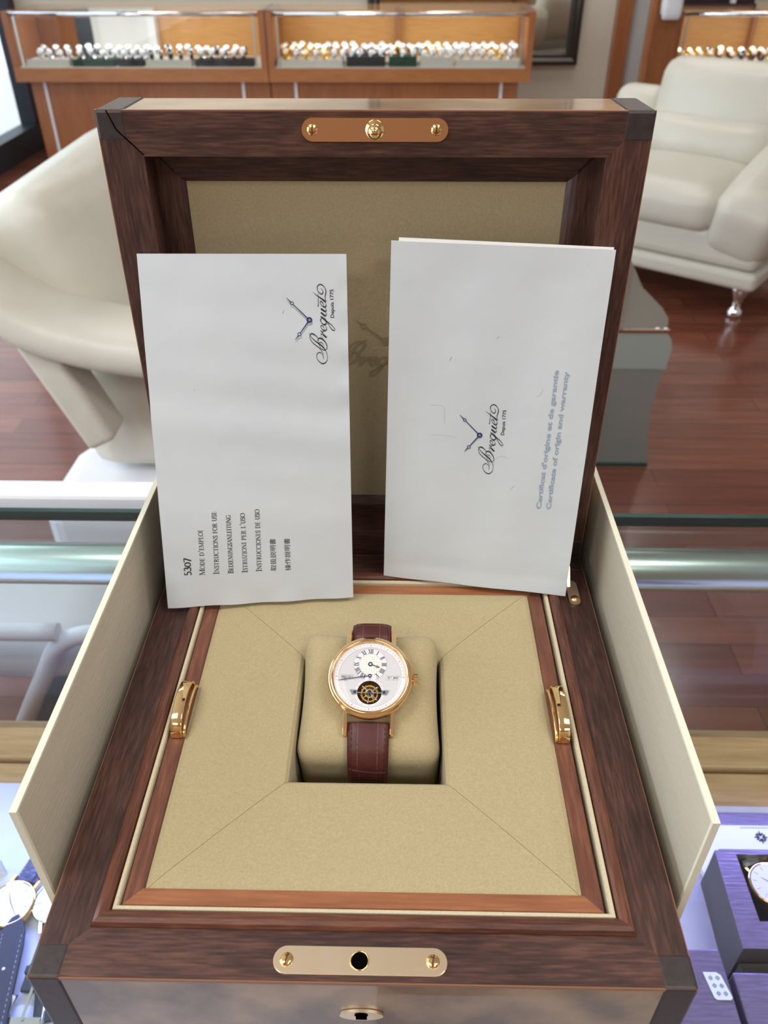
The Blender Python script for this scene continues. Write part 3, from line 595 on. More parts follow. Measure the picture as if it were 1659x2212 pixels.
arm = catmull([(-.93, -.16), (-.86, -.22), (-.78, -.285), (-.71, -.33), (-.63, -.36), (-.55, -.378), (-.44, -.39), (-.30, -.395), (-.12, -.395)], 4)
arm = [(x, z-.012) for x, z in arm]
band('armrest', arm, 1.29, 1.50, .07, M['leather'])
band('armrest', [q for q in arm if q[0] > -.60], 2.16, 2.32, .066, M['leather'])
g = MB(); g.prism([(-.745, 1.32, -.37), (-.655, 1.32, -.41), (-.585, 1.32, -.585), (-.645, 1.32, -.615)], (0, .09, 0)); bevel(part('arm_support', g, M['leather'], lc), .012, 3)
g = MB(); g.prism([(x, y, -.93) for x, y in ((-.80, 1.32), (-.795, 1.56), (-.74, 1.68), (-.65, 1.78), (-.60, 2.2), (-.05, 2.2), (-.05, 1.33))], (0, 0, .17)); o = part('seat_base', g, M['whiteplastic'], lc, 'pale rounded base'); bevel(o, .05, 4)
g = MB(); g.soft((-.34, 1.80, -.60), (.37, .36, .15), .06, n=9); part('seat_frame', g, M['leather'], lc)
g = MB(); g.soft((-.29, 1.80, -.45), (.31, .30, .07), .055, n=10, puff=(0, 0, .03)); part('seat_cushion', g, M['leather'], lc)
g = MB(); g.soft((-.70, 1.86, -.35), (.10, .40, .225), .07, Matrix.Rotation(R(-20), 3, 'Y'), n=12, puff=(.05, 0, 0)); part('back_cushion', g, M['leather'], lc)
g = MB(); g.soft((-.83, 1.54, -.31), (.09, .10, .13), .07, Matrix.Rotation(R(-20), 3, 'Y'), n=8, puff=(.02, 0, 0)); part('side_bolster', g, M['leather'], lc)

# ---------------------------------------------------------------- glass coffee table
t = absthing('coffee_table', 'low bent glass coffee table behind the open lid', 'table', (.3, 2.2, -0.95))
g = MB()
top = [(.05, 1.805), (.66, 1.805), (.700, 1.83), (.715, 1.88), (.718, 1.95), (.70, 2.10), (.72, 2.34), (.05, 2.34)]
g.plate(top, -.552, -.542); part('glass_top', g, M['reflecttop'], t, 'glass top with a beige grey reflection in its colour')
g = MB(); g.prism([(.05, 1.80, -.545), (.690, 1.80, -.545), (.706, 1.80, -.565), (.713, 1.80, -.59), (.708, 1.80, -.648), (.05, 1.80, -.648)], (0, .012, 0)); part('upper_band', g, M['palefrost'], t, 'pale green frosted upper band')
g = MB(); g.prism([(.05, 1.802, -.648), (.706, 1.802, -.648), (.70, 1.802, -.70), (.695, 1.802, -.75), (.70, 1.802, -.85), (.717, 1.802, -.942), (.05, 1.802, -.942)], (0, .008, 0)); part('side_panel', g, M['smokeglass'], t)
part('side_panel', MB().box((.08, 2.25, -.94), (.68, 2.262, -.552)), M['smokeglass'], t)
part('reflection_strip', MB().box((.06, 1.797, -.546), (.698, 1.803, -.538)), M['chrome'], t); part('foot_edge', MB().box((.05, 1.798, -.95), (.717, 1.816, -.94)), M['glassedge'], t)  # bright strip added to imitate the reflected line along the table edge
for x in (.68, .70): part('bolt', MB().lathe([(.007, -.002), (.009, .0), (.005, .004), (0, .004)], (x-.01, 1.81, -.542), 12), M['chrome'], t)

# ---------------------------------------------------------------- near counter
XA, XB = -1.5, 1.5
ct = absthing('display_counter', 'glass-topped display counter under the open watch box', 'counter', (0, .1, -.95))
g = MB(); g.box((XA, -.16, -.1252), (XB, .435, -.1152)); part('top_glass', g, M['counterglass'], ct, 'clear glass top')
g = MB(); g.box((XA, .435, -.1252), (XB, .4405, -.1152)); part('glass_edge', g, M['glassedge'], ct, 'green polished glass edge')
g = MB(); g.prism([(XA, .388, -.352), (XA, .393, -.352), (XA, .4355, -.126), (XA, .4305, -.126)], (XB-XA, 0, 0)); part('front_glass', g, M['frontglass'], ct)
g = MB(); g.tube([(XA, .404, -.148), (XB, .404, -.148)], .0185, 32); part('lamp_rail', g, M['alu'], ct, 'rounded satin metal lamp rail')
g = MB(); g.box((XA, .352, -.362), (XB, .398, -.352)); o = part('front_rail', g, M['oakx'], ct, 'pale wooden rail'); bevel(o, .003)
g = MB(); g.box((XA, .310, -.366), (XB, .350, -.356)); o = part('inner_rail', g, M['oakx'], ct, 'second pale wooden rail'); bevel(o, .003)
part('cabinet_front', MB().box((XA, .36, -.95), (XB, .40, -.362)), M['cherryx'], ct)
part('deck', MB().box((XA, -.16, -.37), (0, .322, -.35)), M['deckwhite'], ct, 'white shelf under bluish light')
part('deck', MB().box((0, .165, -.37), (XB, .309, -.35)), M['deckgrey'], ct, 'grey suede shelf')
part('deck_edge', MB().box((0, .162, -.37), (.275, .165, -.348)), M['whiteplastic'], ct)
part('lower_shelf', MB().box((0, -.16, -.40), (XB, .162, -.39)), M['deckgrey'], ct)
t = absthing('white_trim_strip', 'white strip lying beyond the back edge of the glass counter, on the left', 'strip', (-.7, .50, -.1))
g = MB(); g.box((-1.5, .452, -.128), (-.10, .478, -.110)); bevel(part('strip', g, M['whiteplastic'], t), .004)
for x in (-1.3, -.2): part('bracket', MB().box((x, .43, -.137), (x+.02, .476, -.128)), M['whiteplastic'], t)

# stool seen through the front glass
t = absthing('metal_frame_stool', 'white tube-framed stool seen through the counter front, left of the box', 'stool', (-.55, .78, -.95))
def tubearc(dx): return catmull([(-.65+dx, .56, -.95), (-.60+dx, .57, -.80), (-.529+dx, .60, -.645), (-.452+dx, .60, -.50), (-.425+dx, .60, -.455), (-.385+dx, .60, -.433), (-.30+dx, .60, -.43), (-.12+dx, .60, -.43)], 5)
part('tube_frame', MB().tube(tubearc(0), .0125), M['whiteplastic'], t); part('tube_frame', MB().tube(tubearc(-.30), .0125), M['whiteplastic'], t)
part('seat', MB().soft((-.72, .70, -.50), (.33, .10, .03), .025, n=8), M['leather2'], t)
part('back_panel', MB().prism([(-.545, .62, -.70), (-.44, .62, -.50), (-.10, .62, -.48), (-.10, .62, -.85), (-.60, .62, -.85)], (0, .03, 0)), M['bluseat'], t, 'dark blue panel')
# ================================================================ WOODEN WATCH BOX
D, TH_L, HW, BZ = 0.2395, R(88.28648), 0.12, -0.113
cl, sl = math.cos(TH_L), math.sin(TH_L)
def lidT(p):      # (x, u up the lid, n into the lid)
    return Vector((p[0], D+p[1]*cl+p[2]*sl, p[1]*sl-p[2]*cl))
box = absthing('wooden_watch_box', 'open polished mahogany watch box with raised lid on the glass counter', 'box', (0, .12, BZ))
GX = ['wx', 'wy', 'wx', 'wy']; GB = ['bx', 'by', 'bx', 'by']
for k in range(4):
    g = MB(); g.sweep([(0, BZ), (0, -.0022), (.018, -.0022), (.018, BZ)], -HW, 0, HW, D, k); part('side_wall', g, M['burl'], box, 'glossy burl veneered wall')
    g = MB(); g.sweep([(-.0002, -.0020), (-.0002, -.0003), (.004, -.0009), (.004, -.0022)], -HW, 0, HW, D, k); part('edge_inlay', g, M['edge'], box, 'thin light edge inlay')
    g = MB(); g.sweep([(.0003, -.0009), (.0003, 0), (.0183, 0), (.0183, -.0009)], -HW, 0, HW, D, k); part('rim_board', g, M[GX[k]], box)
    pr = [(.0178, -.003), (.0178, .0010), (.0186, .0026), (.0202, .0034), (.0222, .0031), (.0235, .0022), (.0240, -.003)]
    g = MB(); g.sweep(pr, -HW, 0, HW, D, k); part('bead_moulding', g, M[GB[k]], box)
    g = MB(); g.sweep([(.0240, -.045), (.0240, .0008), (.0243, .0015), (.0255, .0015), (.0260, .0008), (.0260, -.045)], -HW, 0, HW, D, k); part('suede_lining', g, M['feltpale'], box)
part('floor_board', MB().box((-.118, .002, BZ), (.118, D-.002, BZ+.008)), M['wx'], box)
part('inner_floor', MB().box((-.102, .018, -.062), (.102, D-.018, -.058)), M['felt'], box)
cb = .0125
for x, y in ((-HW, 0), (HW-cb, 0), (-HW, D-cb), (HW-cb, D-cb)):
    sx = -.0004 if x < 0 else .0004
    g = MB(); g.box((x+sx, y-(.0004 if y == 0 else -.0004), BZ+.001), (x+cb+sx, y+cb-(.0004 if y == 0 else -.0004), .00025)); bevel(part('corner_post', g, M['ebony'], box, 'dark square corner post'), .0012)
# front brass plate, screws, keyhole
g = MB(); g.plate(stadium(-.0003, .0072, .0634, .0100), .0, .0007, [circ(-.0005, .0072, .0031)]); bevel(part('latch_plate', g, M['satinbrass'], box, 'satin brass plate with a round hole'), .0002)
g = MB(); g.box((0, 0, 0), (0, 0, 0)); g.bm.clear(); g.disc(-.0005, .0072, .0033, lambda x, y, o: (x, y, o), .00012); part('latch_hole', g, M['black'], box)
g = MB(); g.lathe([(.0031, .0006), (.0031, .0009), (.0034, .0010), (.0036, .0007)], (-.0005, .0072, 0), 28, cap=False); part('hole_ring', g, M['brass'], box)
def screw(c, parent, ang, T=None, r=.0022):
    g = MB(); 
    if T: g.T = T
    g.lathe([(r+.0003, 0), (r+.0003, .0003), (r, .0004), (r*.98, .0006), (r*.7, .00085), (0, .0010)], c, 24)
    o = part('screw', g, M['brass'], parent)
    g = MB()
    if T: g.T = T
    ca, sa = math.cos(ang), math.sin(ang); w_ = .00028; l_ = r*.95
    g.prism([(c[0]+ca*l_*a-sa*w_*b, c[1]+sa*l_*a+ca*w_*b, c[2]+.0004) for a, b in ((-1, -1), (1, -1), (1, 1), (-1, 1))], (0, 0, .0007)); part('screw_slot', g, M['cavity'], o)
screw((-.0271, .0072, .0007), box, R(80)); screw((.0262, .0073, .0007), box, R(80))
g = MB(); g.T = lambda p: Vector((p.x, -.0002-p.z, p.y)); g.plate(circ(0, -.0245, .0082, 40, .0036), 0, .0010, [circ(0, -.0236, .0013, 10)+[]]); part('keyhole_escutcheon', g, M['satinbrass'], box, 'oval brass keyhole plate')
g = MB(); g.T = lambda p: Vector((p.x, -.0013-p.z, p.y)); g.plate(circ(0, -.0234, .0026, 14, .0016), 0, .0001); g.box((-.0021, -.0272, 0), (.0021, -.0236, .0001)); part('keyhole', g, M['black'], box)
# lid stay at the right hinge
g = MB(); g.plate([(x, y) for x, y in [(.1105+(p[1])*1.0, .2075+(p[0])) for p in stadium(0, 0, .020, .0062)]][::-1], .0003, .0011); part('stay_plate', g, M['satinbrass'], box)
screw((.1107, .2025, .0011), box, R(10), r=.0019)
g = MB(); g.prism([(.1082, .212, .001), (.1082, .216, .001), (.1082, .236, .0245), (.1082, .232, .0265), (.1082, .222, .012)], (.0014, 0, 0)); part('stay_arm', g, M['brass'], box)

# ---- lid
lid = part('lid', (lambda g: (setattr(g, 'T', lidT), g.box((-HW+.001, .001, .0335), (HW-.001, D-.001, .0358)), g)[-1])(MB()), M['burl'], box, 'raised lid with a suede lined inside')
LG = ['wx', 'wz', 'wx', 'wz']; LB = ['bx', 'wz', 'bx', 'wz']
for k in range(4):
    g = MB(); g.T = lidT; g.sweep([(0, .0358), (0, .0022), (.0170, .0022), (.0170, .0358)], -HW, 0, HW, D, k); part('lid_wall', g, M['burllid'], lid, 'glossy veneered lid edge')
    g = MB(); g.T = lidT; g.sweep([(-.00025, .0022), (-.00025, .0003), (.004, .0009), (.004, .0022)], -HW, 0, HW, D, k); part('edge_inlay', g, M['edge'], lid)
    g = MB(); g.T = lidT; g.sweep([(.0003, .0009), (.0003, 0), (.0183, 0), (.0185, .0004), (.0185, .0155), (.0165, .0155), (.0165, .0009)], -HW, 0, HW, D, k); part('rim_board', g, M[LG[k]], lid)
    g = MB(); g.T = lidT; g.sweep([(.0184, .0150), (.0268, .0150), (.0290, .0162), (.0310, .0182), (.0312, .0250), (.0184, .0250)], -HW, 0, HW, D-.0015 if k == 2 else D, k); part('inner_frame', g, M[LG[k]], lid)
g = MB(); g.T = lidT; g.box((-.090, .030, .0185), (.090, D-.028, .024)); part('suede_panel', g, M['feltlid'], lid, 'beige suede panel inside the lid')
for sx in (-1, 1):
    for u in (0, D-cb):
        a, b = (-HW-.0004, -HW+cb) if sx < 0 else (HW-cb, HW+.0004)
        g = MB(); g.T = lidT; g.box((a, u+(.0004 if u > 0 else -.0000), -.00025), (b, u+cb+(.0004 if u > 0 else 0), .0362)); bevel(part('corner_block', g, M['ebony'], lid, 'dark corner block'), .0012)
# opened mitre crack at the upper left corner
g = MB(); g.T = lidT; A_ = (-.1152, .2396); B_ = (-.1120, .2318); C_ = (-.1017, .2215)
g.prism([(A_[0], A_[1], -.00035), (B_[0], B_[1], -.00035), (C_[0], C_[1], -.00012), (C_[0]+.0003, C_[1]+.0003, -.00012), (B_[0]+.0005, B_[1]+.0003, -.00035), (A_[0]+.0005, A_[1], -.00035)], (0, 0, .0008)); part('mitre_crack', g, M['black'], lid, 'open mitre joint')
def lidF(p): return lidT((p[0], p[1], -p[2]))
def flipped(pts): return pts
g = MB(); g.T = lidF; g.plate(stadium(.0004, .2322, .0632, .0094), .0, .0009); part('catch_plate', g, M['rosebrass'], lid, 'copper toned brass catch plate')
screw((-.0266, .2321, .0009), lid, R(88), lidF, .0020); screw((.0269, .2321, .0009), lid, R(84), lidF, .0020)
g = MB(); g.T = lidF; g.lathe([(.0042, .0009), (.0040, .0012), (.0026, .0016), (.0018, .0026), (.0022, .0038), (.0029, .0052), (.0030, .0062), (.0024, .0075), (.0012, .0084), (0, .0086)], (.0004, .2322, 0), 32); part('catch_stud', g, M['brass'], lid, 'rounded brass stud')
# embossed logo on the suede
LOGOMM = [[(a/100, b/100, c/100) for a, b, c in st] for st in LOGO]
def strokes(mb, f, off, wk=1.0, wmin=.0):
    for i, st in enumerate(LOGOMM):
        P = catmull(st, 5); mb.ribbon([(a, b, max(c*wk, wmin)) for a, b, c in P], f, off+i*1e-6)
def hands(mb, f, off, dx=0, dy=0, wk=1.0, dots=True):
    for tip, cir, rr, w_ in (((10.64, 10.83), (7.92, 8.11), .85, .34), ((-9.47, 7.34), (-6.73, 5.08), .95, .40)):
        l = math.hypot(*cir); ux, uy = cir[0]/l, cir[1]/l
        mb.ribbon([(ux*1.2+dx, uy*1.2+dy, w_*1.5*wk), (ux*(l-rr)+dx, uy*(l-rr)+dy, w_*wk)], f, off)
        mb.ribbon([(cir[0]+rr*math.cos(-2*math.pi*k/20)*.82+dx, cir[1]+rr*math.sin(-2*math.pi*k/20)*.82+dy, .33*wk) for k in range(20)], f, off, 0, True)
        mb.ribbon([(cir[0]+ux*rr*.8+dx, cir[1]+uy*rr*.8+dy, .55*wk), (tip[0]+dx, tip[1]+dy, .1*wk)], f, off)
    mb.disc(dx, dy, 1.42, f, off, 28, 0, .55)
kx = 1.63
def fe(x, y, o): return lidT(((4.3+(x*kx))/1000, (127.5+y*kx)/1000, .0185-o))
g = MB(); strokes(g, fe, .00022, kx*1.5/1000*1000/kx, .4); hands(g, fe, .00022, wk=1.3); g.disc(0, 0, .6, fe, .00022)
part('embossed_emblem', g, M['emboss'], lid, 'pressed logo of two watch hands over script lettering')

# ================================================================ CARTON
car = absthing('linen_carton', 'cream linen-covered outer carton standing round the wooden box', 'carton', (0, .16, -.1152))
xc, yc0, yc1, zc = .1262, .0375, .288, .0437
part('side_panel', MB().box((-xc-.0022, yc0, -.1150), (-xc+.0002, yc1, zc)), [M['linen']], car); part('side_panel', MB().box((xc-.0002, yc0, -.1150), (xc+.0022, yc1, zc)), [M['linen']], car)
for s in (-1, 1):
    g = MB(); x = s*(xc+.001); g.prism([(x-.0014, yc0-.0008, -.115), (x-.0014, yc0-.0008, zc+.0008), (x-.0014, yc1, zc+.0008), (x-.0014, yc1, zc-.0004), (x-.0014, yc0+.0006, zc-.0004), (x-.0014, yc0+.0006, -.115)], (.0028, 0, 0)); part('panel_edge', g, M['linenedge'], car)
part('back_panel', MB().box((-xc, yc1-.0024, -.1150), (xc, yc1, zc)), M['linen'], car); part('base_panel', MB().box((-xc, .0, -.1151), (xc, yc1, -.1131)), M['linen'], car)

# ================================================================ TRAY, PILLOW
tr = absthing('suede_watch_tray', 'mitred beige suede tray in a reddish wood frame inside the box', 'tray', (0, .12, -.055))
X0, X1, Y0, Y1 = -.0935, .0925, .0264, .2131
for k in range(4):
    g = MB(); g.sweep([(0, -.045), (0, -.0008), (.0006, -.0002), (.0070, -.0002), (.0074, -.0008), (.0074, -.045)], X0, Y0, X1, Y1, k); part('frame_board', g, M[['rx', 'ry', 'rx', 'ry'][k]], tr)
    sh = [(0, -.00014), (.00014, 0), (0, .00014), (-.00014, 0)][k]
    g = MB(); g.T = lambda p, sh=sh: p+Vector((sh[0], sh[1], 0))
    g.sweep([(0, -.004), (0, -.0012), (.002, -.0003), (.008, .0006), (.025, .0010), (.042, .0007), (.0492, .0001), (.0507, -.0012), (.0512, -.0035), (.0512, -.050), (.049, -.050), (.046, -.004)], X0+.0076, Y0+.0062, X1-.0076, Y1-.0058, k)
    part('suede_pad', g, M['felt'], tr)
part('well_floor', MB().box((-.05, .07, -.054), (.05, .17, -.050)), M['felt'], tr)
for s, xx in ((-1, -.0894), (1, .0892)):
    g = MB(); A = []; n = 18
    def hp(a, r_, z_): return (.1205-.0158*r_*math.cos(a), .0003+.0105*z_*math.sin(a)**.75 if math.sin(a) > 0 else .0003)
    for k in range(n+1):
        a = math.pi*k/n; yo, zo = hp(a, 1, 1); yi, zi = hp(a, .91, .88); w_ = .0026
        A.append([g.v((xx-w_, yo, zo)), g.v((xx+w_, yo, zo)), g.v((xx+w_, yi, zi)), g.v((xx-w_, yi, zi))])
    for k in range(n):
        for i in range(4): g.face([A[k][i], A[k][(i+1) % 4], A[k+1][(i+1) % 4], A[k+1][i]], 0, i in (0, 2))
    g.face(A[0]); g.face(A[-1][::-1]); bevel(part('handle', g, M['brass'], tr, 'polished brass lifting handle'), .0004)
    g = MB(); g.tube([(xx-s*.0033, .1205-.0150*math.cos(math.pi*k/14), .0009+.0045*math.sin(math.pi*k/14)) for k in range(15)], .0008, 8); part('handle_ring', g, M['brass'], tr)
pil = absthing('suede_pillow', 'beige suede watch pillow wedged in the opening of the tray', 'pillow', (0, .12, -.05))
def waist(P):
    k = 1-.075*(1-(P.y/.04)**2)*(1 if abs(P.x) > .01 else abs(P.x)/.01); return Vector((P.x*k, P.y, P.z-.0028*(1-(P.x/.036)**2)*0+(.0065 if P.y > 0 else .001)*abs(P.x/.036)**3*(abs(P.y)/.037)**2*(1 if P.z > 0 else 0)))
g = MB(); g.soft((-.0008, .1350, -.0165), (.0352, .0338, .0235), .0095, Matrix.Rotation(R(14), 3, 'X'), 16, (0, 0, .0015), fn=waist); part('cushion', g, M['felt'], pil)

# ================================================================ GOLD WATCH
wt = thing('gold_wristwatch', 'gold skeleton-window wristwatch on a burgundy strap round the suede pillow', 'watch', (-.00045, .1278, .0180), rot=(R(21), 0, R(-.6)))
wt['label'] = 'gold wristwatch with a silvered dial and burgundy strap on the suede pillow'
RD = .0171
g = MB(); g.norecalc = False
g.lathe([(0, -.0072), (.0165, -.0072), (.0185, -.0062), (.0192, -.0048), (.0193, -.0026), (.0186, -.0021), (.0188, -.0016), (.0199, -.0012), (.0202, -.0004), (.0199, .0006), (.0192, .0010), (.0188, .0012), (.0187, .0018), (.0180, .0024), (.01715, .0018), (.0171, -.0035), (0, -.0037)], n=96); part('case', g, M['gold'], wt, 'stepped gold case and bezel')
F0 = lambda x, y, o: (x*RD, y*RD, o*RD)
WH = (0, -.453, .335)
g = MB(); g.plate([(RD*a, RD*b) for a, b in circ(0, 0, 1, 96)], -.0001, .0002, [[(RD*a, RD*b) for a, b in circ(WH[0], WH[1], WH[2], 40)]]); dial = part('dial', g, M['dial'], wt, 'brushed silver dial')
g = MB(); g.disc(0, 0, 1.0, F0, .0125, 96, 0, .865); part('minute_track', g, M['dial2'], dial)
g = MB()
for k in range(60):
    a = math.pi*k/30; x, y = .925*math.sin(a), .925*math.cos(a)
    if k % 5 == 0: g.ribbon([(.895*math.sin(a), .895*math.cos(a), .012), (.945*math.sin(a), .945*math.cos(a), .012)], F0, .0135)
    else: g.disc(x, y, .0095, F0, .0135, 6)
part('minute_marks', g, M['ink'], dial)
SX, SY, SR = 0, .36, .46
g = MB(); g.disc(SX, SY, SR, F0, .014, 64, 0, .30); part('hour_ring', g, M['dial2'], dial)
g = MB(); g.disc(SX, SY, SR+.006, F0, .0145, 64, 0, SR-.003); g.disc(SX, SY, .306, F0, .0148, 64, 0, .298); g.disc(0, 0, .868, F0, .0145, 96, 0, .862); part('ring_outline', g, M['greyink'], dial)
g = MB(); g.disc(SX, SY, .30, F0, .016, 48); part('guilloche_centre', g, M['guil'], dial)
g = MB()
for k, s_ in enumerate(['XII', 'I', 'II', 'III', 'IIII', 'V', None, 'VII', 'VIII', 'IX', 'X', 'XI']):
    if not s_: continue
    a = -2*math.pi*k/12; ux, uy = math.cos(a), math.sin(a); px, py = SX-.325*math.sin(a), SY+.325*math.cos(a); h = .115
    W_ = sum({'I': .30}.get(c, .66) for c in s_); sx = h*1.0; x = -W_*sx/2
    for c in s_:
        wc = {'I': .30}.get(c, .66)
        gl = {'I': [([(.15, 0), (.15, 1)], .17)], 'V': [([(.06, 1), (.33, 0)], .17), ([(.33, 0), (.58, 1)], .06)], 'X': [([(.06, 1), (.6, 0)], .17), ([(.6, 1), (.06, 0)], .06)]}[c]
        for pts, wd in gl: g.ribbon([(px+ux*(x+p*sx)-uy*q*h, py+uy*(x+p*sx)+ux*q*h, wd*h) for p, q in pts], F0, .0175)
        x += wc*sx
    for yy in (0, h): g.ribbon([(px+ux*(-W_*sx/2)-uy*yy, py+uy*(-W_*sx/2)+ux*yy, .008), (px+ux*(W_*sx/2)-uy*yy, py+uy*(W_*sx/2)+ux*yy, .008)], F0, .0176)
part('roman_numerals', g, M['ink'], dial)
for x0, x1, y0, y1, s_, tw in ((-.815, -.43, -.075, .045, 'BREGUET', .014), (.44, .815, -.085, .035, 'N 1847', .014)):
    g = MB()
    g.ribbon([(x0, y0, .008), (x1, y0, .008), (x1, y1, .008), (x0, y1, .008)], F0, .0155, 0, True); part('name_cartouche', g, M['greyink'], dial)
    g = MB()
    if s_[0] == 'B': serif(g, s_, (x0+.03, y0+.028), (x1-.03, y0+.028), .066, F0, .0165, 1.1, False)
    else:
        serif(g, 'N', (x0+.045, y0+.03), (x0+.115, y0+.03), .062, F0, .0165, 1.1, False); g.ribbon([(x0+.14+.012*math.cos(t), y0+.082+.012*math.sin(t), .006) for t in [k*math.pi/4 for k in range(8)]], F0, .0165, 0, True)
        serif(g, '1847', (x0+.20, y0+.03), (x1-.04, y0+.03), .066, F0, .0165, 1.1, False)
    part('dial_lettering', g, M['ink'], dial)
# tourbillon window
g = MB(); g.disc(WH[0], WH[1], .40, F0, .0150, 64, 0, .335); part('window_ring', g, M['dial2'], dial)
g = MB()
for k in range(48):
    a = 2*math.pi*k/48
    if k % 4: g.ribbon([(.365*math.cos(a), WH[1]+.365*math.sin(a), .005), (.375*math.cos(a), WH[1]+.375*math.sin(a), .005)], F0, .0165)
    else: g.disc(.37*math.cos(a), WH[1]+.37*math.sin(a), .011, F0, .0165, 6)
part('seconds_marks', g, M['ink'], dial)
g = MB(); g.lathe([(WH[2]*RD, .0001), (WH[2]*RD, -.0030), (0, -.0030)], (0, WH[1]*RD, 0), 40, cap=False); part('window_cavity', g, M['cavity'], wt, 'deep brown movement window')
tb = MB(); c = (0, WH[1]*RD)
def ring(mb, r1, r2, z0, z1, teeth=0):
    n = 60; o_ = [(c[0]+(r1+(.00016 if teeth and k % 2 else 0))*math.cos(2*math.pi*k/n), c[1]+(r1+(.00016 if teeth and k % 2 else 0))*math.sin(2*math.pi*k/n)) for k in range(n)]
    mb.plate(o_, z0, z1, [circ(c[0], c[1], r2, n)])
ring(tb, .0040, .0034, -.0016, -.0013, 1); ring(tb, .0021, .0016, -.0012, -.0009, 1)
for k in range(4):
    a = R(35+90*k); tb.prism([(c[0]+math.cos(a)*r_-math.sin(a)*w_, c[1]+math.sin(a)*r_+math.cos(a)*w_, -.0016) for r_, w_ in ((.0003, .0002), (.0036, .0002), (.0036, -.0002), (.0003, -.0002))], (0, 0, .0003))
for k in range(10):
    a = R(36*k+8); tb.lathe([(.00028, 0), (.00028, .0005), (0, .0006)], (c[0]+.0044*math.cos(a), c[1]+.0044*math.sin(a), -.0018), 8)
part('balance_wheel', tb, M['yellowgold'], wt, 'gold balance wheel')
g = MB()
for a_ in (38, 135, 262, 318):
    a = R(a_); g.prism([(c[0]+math.cos(a)*r_-math.sin(a)*w_, c[1]+math.sin(a)*r_+math.cos(a)*w_, -.0009) for r_, w_ in ((.0002, .00030), (.0050, .00016), (.0050, -.00016), (.0002, -.00030))], (0, 0, .0004))
    g.lathe([(.0005, 0), (.0005, .0005), (0, .0006)], (c[0]+.0043*math.cos(a), c[1]+.0043*math.sin(a), -.0009), 10)
part('steel_cage', g, M['steel'], wt)
g = MB(); g.lathe([(.0009, -.0008), (.0009, .0002), (.0006, .0004), (0, .0004)], (c[0], c[1], 0), 20); part('cage_jewel', g, M['blued'], wt)
g = MB(); 
for s in (-1, 1):
    g.prism([(s*RD*a, RD*(WH[1]+b), .0003) for a, b in ((.535, .065), (.33, .065), (.345, -.062), (.475, -.062))], (0, 0, .0004))
g.prism([(RD*a, RD*(WH[1]+b), -.0002) for a, b in ((-.34, .014), (.34, .014), (.34, -.014), (-.34, -.014))], (0, 0, .0003)); part('bridge', g, M['bridge'], wt, 'steel tourbillon bridge')
g = MB()
for s in (-1, 1): g.lathe([(.00065, .0007), (.00065, .0009), (0, .0010)], (s*.40*RD, WH[1]*RD, 0), 16)
part('bridge_screws', g, M['blued'], wt)
def hand(name, p, q, rp, rq, tail, w0, z):
    g = MB(); l = math.hypot(q[0], q[1]); ux, uy = q[0]/l, q[1]/l; lc_ = rq[0]
    f3 = lambda x, y, o: ((p[0]+x)*RD, (p[1]+y)*RD, z*RD+o*RD)
    g.disc(0, 0, rp, f3, 0, 24, 0, rp*.55); g.ribbon([(ux*rp*.9, uy*rp*.9, w0), (ux*(lc_-rq[1]), uy*(lc_-rq[1]), w0*.7)], f3)
    g.disc(ux*lc_, uy*lc_, rq[1], f3, 0, 20, 0, rq[1]*.6); g.ribbon([(ux*(lc_+rq[1]*.8), uy*(lc_+rq[1]*.8), w0*1.3), (ux*l, uy*l, .006)], f3)
    if tail: g.ribbon([(0, -rp*.8, w0*1.4), (0, -tail, .01)], f3)
    r_ = bmesh.ops.extrude_face_region(g.bm, geom=g.bm.faces[:]); bmesh.ops.translate(g.bm, verts=[v for v in r_['geom'] if isinstance(v, bmesh.types.BMVert)], vec=(0, 0, .00015))
    part(name, g, M['blued'], wt)
hand('hour_hand', (SX, SY), (.262, -.098), .062, (.205, .034), 0, .024, .030)
hand('minute_hand', (0, .02), (-.885, -.145), .050, (.69, .034), .09, .020, .045)
g = MB(); g.lathe([(.01708, .0016), (.0150, .0021), (.010, .0025), (0, .0027)], n=64, cap=False); part('crystal', g, glass('sapphire', (1, 1, 1), 1.2), wt, 'domed crystal')
g = MB(); g.T = lambda p: Vector((.0192+p.z, p.x, p.y-.0022)); n = 40
g.lathe([(0, 0), (.0012, 0), (.0012, .0010)], n=n)
A = []
for z in (.0010, .0014, .0032, .0035):
    A.append([g.v(((.0026 if z in (.0014, .0032) else .0022)*(1 if (k % 2 == 0) else .90)*math.cos(2*math.pi*k/n), (.0026 if z in (.0014, .0032) else .0022)*(1 if (k % 2 == 0) else .90)*math.sin(2*math.pi*k/n), z)) for k in range(n)])
for i in range(3):
    for k in range(n): g.face([A[i][k], A[i][(k+1) % n], A[i+1][(k+1) % n], A[i+1][k]])
g.face(A[0][::-1]); g.face(A[3]); part('crown', g, M['gold'], wt, 'ridged gold crown')
for sx in (-1, 1):
    for sy in (-1, 1):
        g = MB(); x = sx*.01085; w_ = .00105; y0, y1 = sy*.0150, sy*.0262
        g.prism([(x-w_, y0, -.0010), (x-w_, y0, -.0055), (x-w_, y1*.93, -.0078), (x-w_, y1, -.0078), (x-w_, y1, -.0052), (x-w_, y1*.9, -.0035)], (2*w_, 0, 0)); bevel(part('lug', g, M['gold'], wt), .0003)
